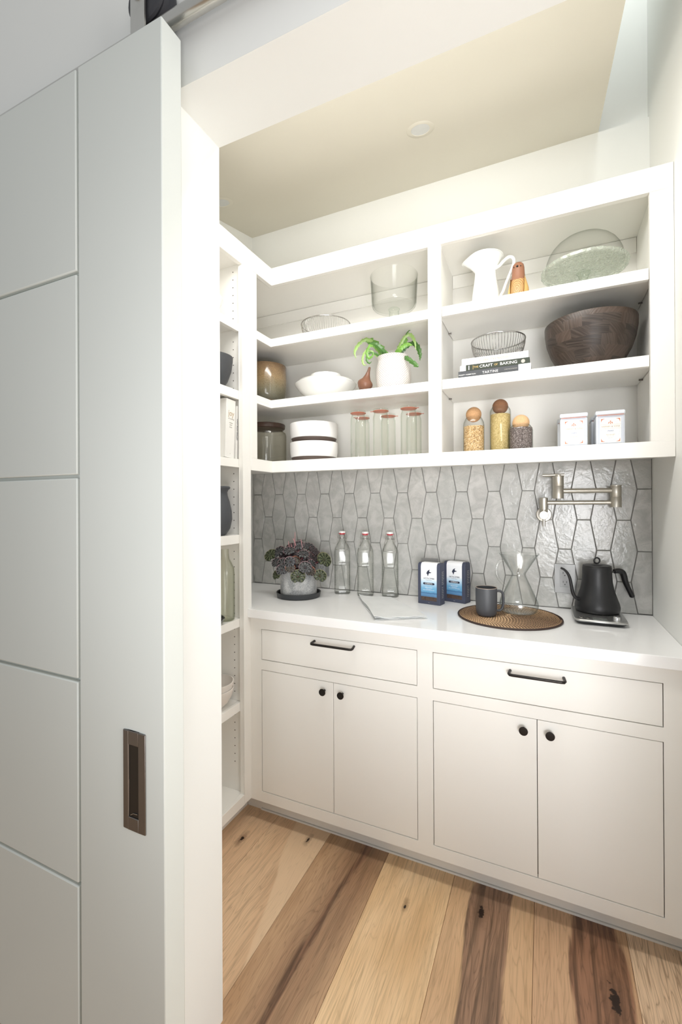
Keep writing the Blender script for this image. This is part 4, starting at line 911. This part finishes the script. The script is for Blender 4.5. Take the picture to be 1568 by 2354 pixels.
# ================================================================= SWING-TOP BOTTLES
bt = thing('swing_top_bottle', 'x', 'bottle', (0, 0, 0), group='swing-top bottles on the counter')
prof = [(.036, 0, 5), (.0395, .003, 5), (.040, .012, 5), (.0385, .017, 5), (.040, .024, 4.5)]
z = .034
while z < .150: prof += [(.0397, z, 4.5), (.0376, z + .004, 4.5)]; z += .0085
prof += [(.0395, .155, 4.3), (.0395, .205, 3.6), (.037, .222, 3), (.031, .238, 2.4), (.022, .252, 2), (.0165, .264, 2), (.0150, .280, 2), (.0158, .283, 2), (.0158, .290, 2), (.0125, .294, 2)]
oR = [sq_ring(r, z, k) for r, z, k in prof]; iR = [sq_ring(r - .0022, max(z, .006), k) for r, z, k in prof][::-1]
MB().loft(oR + iR).obj('body', GLASS, bt, smooth=45)
MB().tube([(.0175 * cos(2 * pi * i / 32), -.0395, .178 + .0175 * sin(2 * pi * i / 32)) for i in range(32)], .0012, 6, closed=True).obj('embossed_ring', GLASS, bt, smooth=60)
MB().lathe([(0, .296), (.0155, .296), (.0165, .303), (.0155, .309), (.012, .311), (0, .311)], n=28).obj('stopper', WCER, bt, smooth=40)
MB().lathe([(.008, .2935), (.0120, .2925), (.0125, .2955), (.0165, .2965), (.0168, .3005), (.010, .3005)], n=28).obj('gasket', RED, bt, smooth=40)
wr = MB(); 
wr.tube(bez([(-.0165, -.001, .303), (-.0205, -.002, .295), (-.022, -.003, .278), (-.019, -.004, .270)], 5), .0011, 6); wr.tube(bez([(.0165, -.001, .303), (.0215, -.002, .295), (.0235, -.003, .278), (.0195, -.004, .270)], 5), .0011, 6)
wr.tube(bez([(-.0165, 0, .283), (-.021, -.004, .272), (-.026, -.016, .250), (-.030, -.033, .222), (-.024, -.037, .219), (0, -.0385, .2185), (.022, -.037, .219), (.026, -.033, .224), (.022, -.016, .250), (.019, -.004, .272), (.0165, 0, .283)], 5), .0011, 6)
wr.tube([(.0163 * cos(2 * pi * i / 24), .0163 * sin(2 * pi * i / 24), .2745) for i in range(24)], .0010, 6, closed=True)
wr.obj('wire_bail', CHROME, bt, smooth=60)
bl = ['swing-top glass bottle with red gasket, nearest the potted plant', 'swing-top glass bottle with red gasket, middle of the three', 'swing-top glass bottle with red gasket, right one behind the cloth']
for i, (x, y) in enumerate([(-.923, 2.032), (-.797, 2.028), (-.678, 2.052)]):
    if i == 0: bt.location = (x, y, C0); bt.rotation_euler = (0, 0, .42); bt['label'] = bl[0]
    else: copy_tree(bt, None, (x, y, C0), .42 - .06 * i, bl[i])

# ================================================================= COFFEE BAGS
def lblmat():
    t = NT('bag_label_print'); sx = t.n('ShaderNodeSeparateXYZ'); t.set(sx, 0, t.co()); n = t.noise(t.co('Object', (60, 1, 20)), 1, 4)
    z = t.math('ADD', sx.outputs[2], t.math('MULTIPLY', t.math('SUBTRACT', n, .5), .012))
    c = t.ramp(t.math('MULTIPLY', z, 5.2), [(.17, (.07, .16, .30)), (.23, (.10, .24, .42)), (.26, (.05, .14, .28)), (.29, (.12, .32, .52)), (.37, (.16, .38, .58)), (.52, (.50, .64, .74)), (.60, (.78, .80, .82)), (1, (.84, .84, .85))])
    return t.pbr(c, .4)
LBL = lblmat(); BEANS = plain('coffee_beans', (.07, .045, .035), .35, var=.9, sc=160, bump=1)
def bag(x, y, rz, label):
    t = thing('coffee_bag', label, 'coffee bag', (x, y, C0), rz, group='coffee bags')
    w, d, h = .0525, .052, .182
    MB().loft([[( -w, 0, 0), (w, 0, 0), (w, d, 0), (-w, d, 0)], [(-w, 0, h - .016), (w, 0, h - .016), (w, d, h - .016), (-w, d, h - .016)], [(-w, .003, h - .006), (w, .003, h - .006), (w, d - .003, h - .006), (-w, d - .003, h - .006)], [(-w, .011, h), (w, .011, h), (w, d - .011, h), (-w, d - .011, h)]]).obj('pouch', NAVY, t, bevel=.0015)
    lw = .0375
    pr_ = [(-.0009, .034), (-.0009, h - .016), (.0025, h - .0055), (.0108, h + .0009), (d - .0108, h + .0009)]
    vs = [(sx_, yy, zz) for yy, zz in pr_ for sx_ in (-lw, lw)]; vs += [(a, b_ + .0008, c - (.0006 if b_ > .002 else 0)) for a, b_, c in vs]
    n = len(pr_); fs = []
    for i in range(n - 1): fs += [(2 * i, 2 * i + 1, 2 * i + 3, 2 * i + 2), (2 * n + 2 * i + 2, 2 * n + 2 * i + 3, 2 * n + 2 * i + 1, 2 * n + 2 * i), (2 * i, 2 * i + 2, 2 * n + 2 * i + 2, 2 * n + 2 * i), (2 * i + 3, 2 * i + 1, 2 * n + 2 * i + 1, 2 * n + 2 * i + 3)]
    lb = MB().add(vs, fs).obj('label_panel', LBL, t)
    B(-lw + .001, lw - .001, -.0006, .0004, .0165, .0338).obj('bean_window', BEANS, t)
    y_ = -.0013; k = [(-.010, .137), (-.006, .146), (.001, .152), (.007, .154), (.003, .148), (.005, .144), (.010, .1425), (.014, .1435), (.011, .139), (.005, .1385), (.001, .1355), (-.001, .128), (-.004, .124), (-.005, .131)]
    m = MB(); m.add([(a - .001, y_, c) for a, c in k] + [(a - .001, y_ + .0004, c) for a, c in k], [tuple(range(len(k))), tuple(range(2 * len(k) - 1, len(k) - 1, -1))] + [(i, (i + 1) % len(k), len(k) + (i + 1) % len(k), len(k) + i) for i in range(len(k))])
    m.obj('bird_emblem', DKPRINT, lb)
    text('COLOMBE', .0098, DKPRINT, lb, (.004, y_, .1145), R0, sx=.98, space=1.02); text('La', .0085, DKPRINT, lb, (-.022, y_, .115), R0, shear=.4); text('COFFEE', .0048, DKPRINT, lb, (0, y_, .1065), R0, space=1.9)
    pill = [(.0225 * sg + .0045 * cos(a), .0915 + .0045 * sin(a)) for sg, a0 in ((1, -90), (-1, 90)) for a in [radians(a0 + 30 * i) for i in range(7)]]
    q = len(pill); MB().add([(a, y_, c) for a, c in pill] + [(a, y_ + .0004, c) for a, c in pill], [tuple(range(q)), tuple(range(2 * q - 1, q - 1, -1))] + [(i, (i + 1) % q, q + (i + 1) % q, q + i) for i in range(q)]).obj('name_pill', DKPRINT, lb)
    text('CORSICA', .0078, WPRINT, lb, (0, y_ - .0003, .0915), R0, sx=1.05); text('MEDIUM ROAST', .0048, WPRINT, lb, (0, y_, .0740), R0); text('TASTE NOTES OF', .0031, WPRINT, lb, (0, y_, .0675), R0); text('BAKERS CHOCOLATE, RED WINE, SPICES', .0029, WPRINT, lb, (0, y_, .0630), R0)
    text('12 oz', .0035, GPRINT, t, (0, -.0004, .0075), R0)
    m = MB(); rnd = random.Random(3)
    for i in range(16):
        if i == 7: continue
        m.box(w + .0001, w + .0005, .020, .020 + rnd.uniform(.012, .022), .03 + i * .0075, .0318 + i * .0075)
    m.obj('side_print', GPRINT, t)
bag(-.4645, 1.947, -.19, 'navy coffee bag with blue and white label, left one nearer the cloth')
bag(-.3690, 2.032, -.30, 'navy coffee bag with blue and white label, right one nearer the wall')

# ================================================================= FOLDED CLOTH
def cloth_mat():
    t = NT('white_linen'); co = t.co(); n = t.noise(co, 12, 4); 
    wv = t.math('MULTIPLY', t.math('SINE', t.math('MULTIPLY', t.n('ShaderNodeSeparateXYZ', i_0=co).outputs[0], 2600)), .5)
    return t.pbr(t.mix(n, (.70, .72, .72), (.82, .83, .83)), .9, normal=t.bump(t.math('ADD', n, t.math('MULTIPLY', wv, .12)), .5, .006))
LIN = cloth_mat()
cl_ = thing('linen_cloth', 'folded white linen cloth lying on the counter by the bags', 'cloth', (-.60, 1.83, C0))
TL, TR, BR, BL_ = Vector((-.805, 1.955, 0)), Vector((-.655, 1.985, 0)), Vector((-.412, 1.705, 0)), Vector((-.590, 1.595, 0))
for li, (z0, ins) in enumerate(((.0008, .0), (.0042, .004), (.0078, .001))):
    nu, nv = 26, 22; vs = []; rnd = random.Random(li)
    for s_ in (1, 0):
        for i in range(nu + 1):
            for j in range(nv + 1):
                u, v = i / nu, j / nv; p = (TL * (1 - u) + TR * u) * (1 - v) + (BL_ * (1 - u) + BR * u) * v
                p = p + Vector((sin(v * 9 + li) * .003, sin(u * 11 + li * 2) * .003, 0)) * (1 if li else .6)
                c_ = (TL + TR + BR + BL_) / 4; p = c_ + (p - c_) * (1 - ins * 4)
                z = z0 + .0012 * (1 + sin(u * 13 + v * 5 + li) * sin(v * 8 - u * 3)) + (.004 * max(0, 1 - u * 5) * li)
                vs.append((p.x + .60, p.y - 1.83, z + (.0012 if s_ else -.0006 if z0 > .002 else 0)))
    fs = []; w_n = nv + 1; tot = (nu + 1) * w_n
    for i in range(nu):
        for j in range(nv):
            a = i * w_n + j; fs += [(a, a + 1, a + w_n + 1, a + w_n), (tot + a, tot + a + w_n, tot + a + w_n + 1, tot + a + 1)]
    bd_ = [i * w_n for i in range(nu + 1)] + [nu * w_n + j for j in range(1, nv + 1)] + [i * w_n + nv for i in range(nu - 1, -1, -1)] + [j for j in range(nv - 1, 0, -1)]
    for k_ in range(len(bd_)): a, b_ = bd_[k_], bd_[(k_ + 1) % len(bd_)]; fs.append((a, b_, tot + b_, tot + a))
    MB().add(vs, fs).obj('fold', LIN, cl_, smooth=60)

# ================================================================= PLACEMAT
pmx, pmy, pmr = -.128, 1.856, .190
mt = thing('woven_placemat', 'round woven rattan placemat with dark stitching under the mug', 'placemat', (pmx, pmy, C0))
RAT = plain('rattan', (.60, .40, .23), .6, var=.25, sc=90, bump=.3); STI = plain('dark_stitch', (.035, .018, .013), .6)
cps = MB(); k = 0; r = .004
path = []
N = 27
for i in range(N * 40 + 1):
    a = 2 * pi * i / 40; rr = .003 + (pmr - .006) * i / (N * 40); path.append((rr * cos(a), rr * sin(a), .0040))
cps.tube(path, .0037, 6); cps.obj('coil', RAT, mt, smooth=60)
m = MB()
for i in range(N - 1):
    rr = .003 + (pmr - .006) * (i + 1) / N; cnt = max(8, int(2 * pi * rr / .0105))
    for q in range(cnt):
        a = 2 * pi * q / cnt + i * .37; a2 = a + .0055 / max(rr, .02)
        m.tube([(rr * cos(a), rr * sin(a), .0082), ((rr + .004) * cos(a + (a2 - a) / 2), (rr + .004) * sin(a + (a2 - a) / 2), .0090), ((rr + .008) * cos(a2), (rr + .008) * sin(a2), .0082)], .00062, 4)
tag(m.obj('stitches', STI, mt), kind='stuff')
MB().tube([(pmr * cos(2 * pi * i / 72), pmr * sin(2 * pi * i / 72), .0042) for i in range(72)], .0036, 8, closed=True).obj('bound_edge', STI, mt, smooth=60)
MZ = C0 + .0092
# ---- mug
mg = thing('stoneware_mug', 'charcoal stoneware mug with loop handle on the woven placemat', 'mug', (-.2065, 1.815, MZ), radians(24))
MB().lathe(closed([(.028, 0), (.033, .002), (.0375, .010), (.0395, .030), (.0405, .065), (.0405, .105), (.0400, .108)], .003), n=48).obj('body', CHAR, mg, smooth=45)
MB().tube([(.0387 * cos(2 * pi * i / 48), .0387 * sin(2 * pi * i / 48), .1078) for i in range(48)], .0016, 8, closed=True).obj('rim', plain('tan_rim', (.30, .24, .20), .5), mg, smooth=60)
MB().tube(bez([(.038, 0, .094), (.052, 0, .094), (.063, 0, .086), (.0665, 0, .068), (.066, 0, .045), (.061, 0, .026), (.050, 0, .018), (.0375, 0, .020)], 6), .0048, 10, flat=1.3).obj('handle', CHAR, mg, smooth=60)
# ---- hourglass coffee maker
cx_ = thing('glass_coffee_maker', 'clear hourglass pour-over coffee maker with glass handle', 'coffee maker', (-.094, 1.925, MZ), radians(24))
ch = [(.062, 0), (.066, .003), (.073, .016), (.0755, .030), (.071, .046), (.060, .072), (.045, .106), (.031, .137), (.0265, .148), (.0275, .156), (.036, .170), (.052, .197), (.068, .223), (.0735, .232)]
spo = lambda x, y, z, a: (x * (1 + .10 * max(0, cos(a)) ** 12 * max(0, (z - .16) / .07)), y, z)
MB().lathe(closed(ch, .0022), n=56, wob=spo).obj('body', LABGLASS, cx_, smooth=50)
MB().tube([spo(.0727 * cos(2 * pi * i / 56), .0727 * sin(2 * pi * i / 56), .2325, 2 * pi * i / 56) for i in range(56)], .0013, 8, closed=True).obj('rim', LABGLASS, cx_, smooth=60)
MB().tube(bez([(-.058, 0, .206), (-.074, 0, .203), (-.086, 0, .186), (-.089, 0, .162), (-.083, 0, .138), (-.068, 0, .118), (-.050, 0, .102)], 6), .0055, 12).obj('handle', LABGLASS, cx_, smooth=60)
# ---- kettle on its base
kx, ky = .186, 1.962
kb = thing('kettle_base', 'brushed steel heating base with dial and small screen under kettle', 'kettle base', (kx, ky, C0))
def oct_(hx, y0, y1, c, z): return [(-hx + c, y0, z), (hx - c, y0, z), (hx - .004, y0 + c * .5, z), (hx, y0 + c * 1.6, z), (hx, y1 - c, z), (hx - c, y1, z), (-hx + c, y1, z), (-hx, y1 - c, z), (-hx, y0 + c * 1.6, z), (-hx + .004, y0 + c * .5, z)]
bz = .020
MB().loft([[(x * .84, y * .9, z) for x, y, z in oct_(.086, -.113, .118, .020, 0)], oct_(.086, -.119, .118, .020, .013)]).obj('housing', plain('dark_plastic', (.045, .045, .048), .4), kb, bevel=.001)
MB().loft([oct_(.087, -.120, .119, .020, .0131), oct_(.087, -.120, .119, .020, .0165), oct_(.085, -.117, .117, .020, bz)]).obj('top_plate', plain('satin_steel', (.50, .50, .49), .3, .9, sc=90), kb, smooth=40)
for x in (-.060, -.040): MB().lathe([(0, 0), (.0075, 0), (.0078, .0012), (.006, .0022), (.003, .0012), (0, .0010)], (x, -.088, bz), 24).obj('button', CHROME, kb, smooth=40)
B(-.025, .022, -.103, -.078, bz, bz + .0012).obj('display', plain('grey_lcd', (.16, .17, .16), .2), kb, bevel=.0004)
MB().lathe([(0, 0), (.0135, 0), (.0135, .001), (.0112, .0015), (.0112, .011), (.0100, .0125), (.007, .0118), (0, .0116)], (.052, -.086, bz), 32).obj('dial', plain('silver_dial', (.68, .68, .68), .25, .8), kb, smooth=40)
kt = thing('gooseneck_kettle', 'matte black gooseneck kettle with ring lid on its base', 'kettle', (.1885, 2.006, C0 + bz + .0008), radians(24)); kt.scale = (1.02, 1.02, 1.02)
MB().lathe([(0, 0), (.070, 0), (.075, .004), (.077, .012), (.0770, .022), (.0745, .034), (.066, .058), (.0575, .085), (.0525, .112), (.0505, .140), (.0500, .168), (.0485, .171), (0, .171)], n=56).obj('body', BLACK, kt, smooth=40)
MB().lathe([(0, .1712), (.0485, .1712), (.0495, .1735), (.047, .1765), (.020, .178), (.019, .1795), (0, .180)], n=48).obj('lid', BLACK, kt, smooth=40)
MB().tube([(.0108 * cos(2 * pi * i / 28), 0, .194 + .0108 * sin(2 * pi * i / 28)) for i in range(28)], .0030, 8, closed=True).obj('lid_ring', BLACK, kt, smooth=60)
sp_path = bez([(-.066, 0, .046), (-.082, 0, .052), (-.093, 0, .070), (-.0985, 0, .098), (-.104, 0, .126), (-.113, 0, .146), (-.126, 0, .160), (-.138, 0, .166)], 6); ns = len(sp_path)
MB().tube(sp_path, [.0072 - .0032 * (i / (ns - 1)) for i in range(ns)], 12).obj('spout', BLACK, kt, smooth=60)
MB().tube([(.044, 0, .145), (.053, 0, .148), (.070, 0, .152)], .0032, 8).obj('handle_bracket', BLACK, kt, smooth=60)
B(.048, .0545, -.006, .006, .105, .152).obj('bracket_plate', BLACK, kt, bevel=.001)
hp = bez([(.066, 0, .152), (.082, 0, .154), (.096, 0, .149), (.103, 0, .135), (.108, 0, .115), (.117, 0, .093), (.127, 0, .072), (.136, 0, .052)], 6); nh = len(hp)
MB().tube(hp, [.0085 + .0022 * sin(pi * min(1, i / nh * 1.4)) - (.003 if i == nh - 1 else 0) for i in range(nh)], 14, flat=1.2).obj('handle', BLACK, kt, smooth=60)
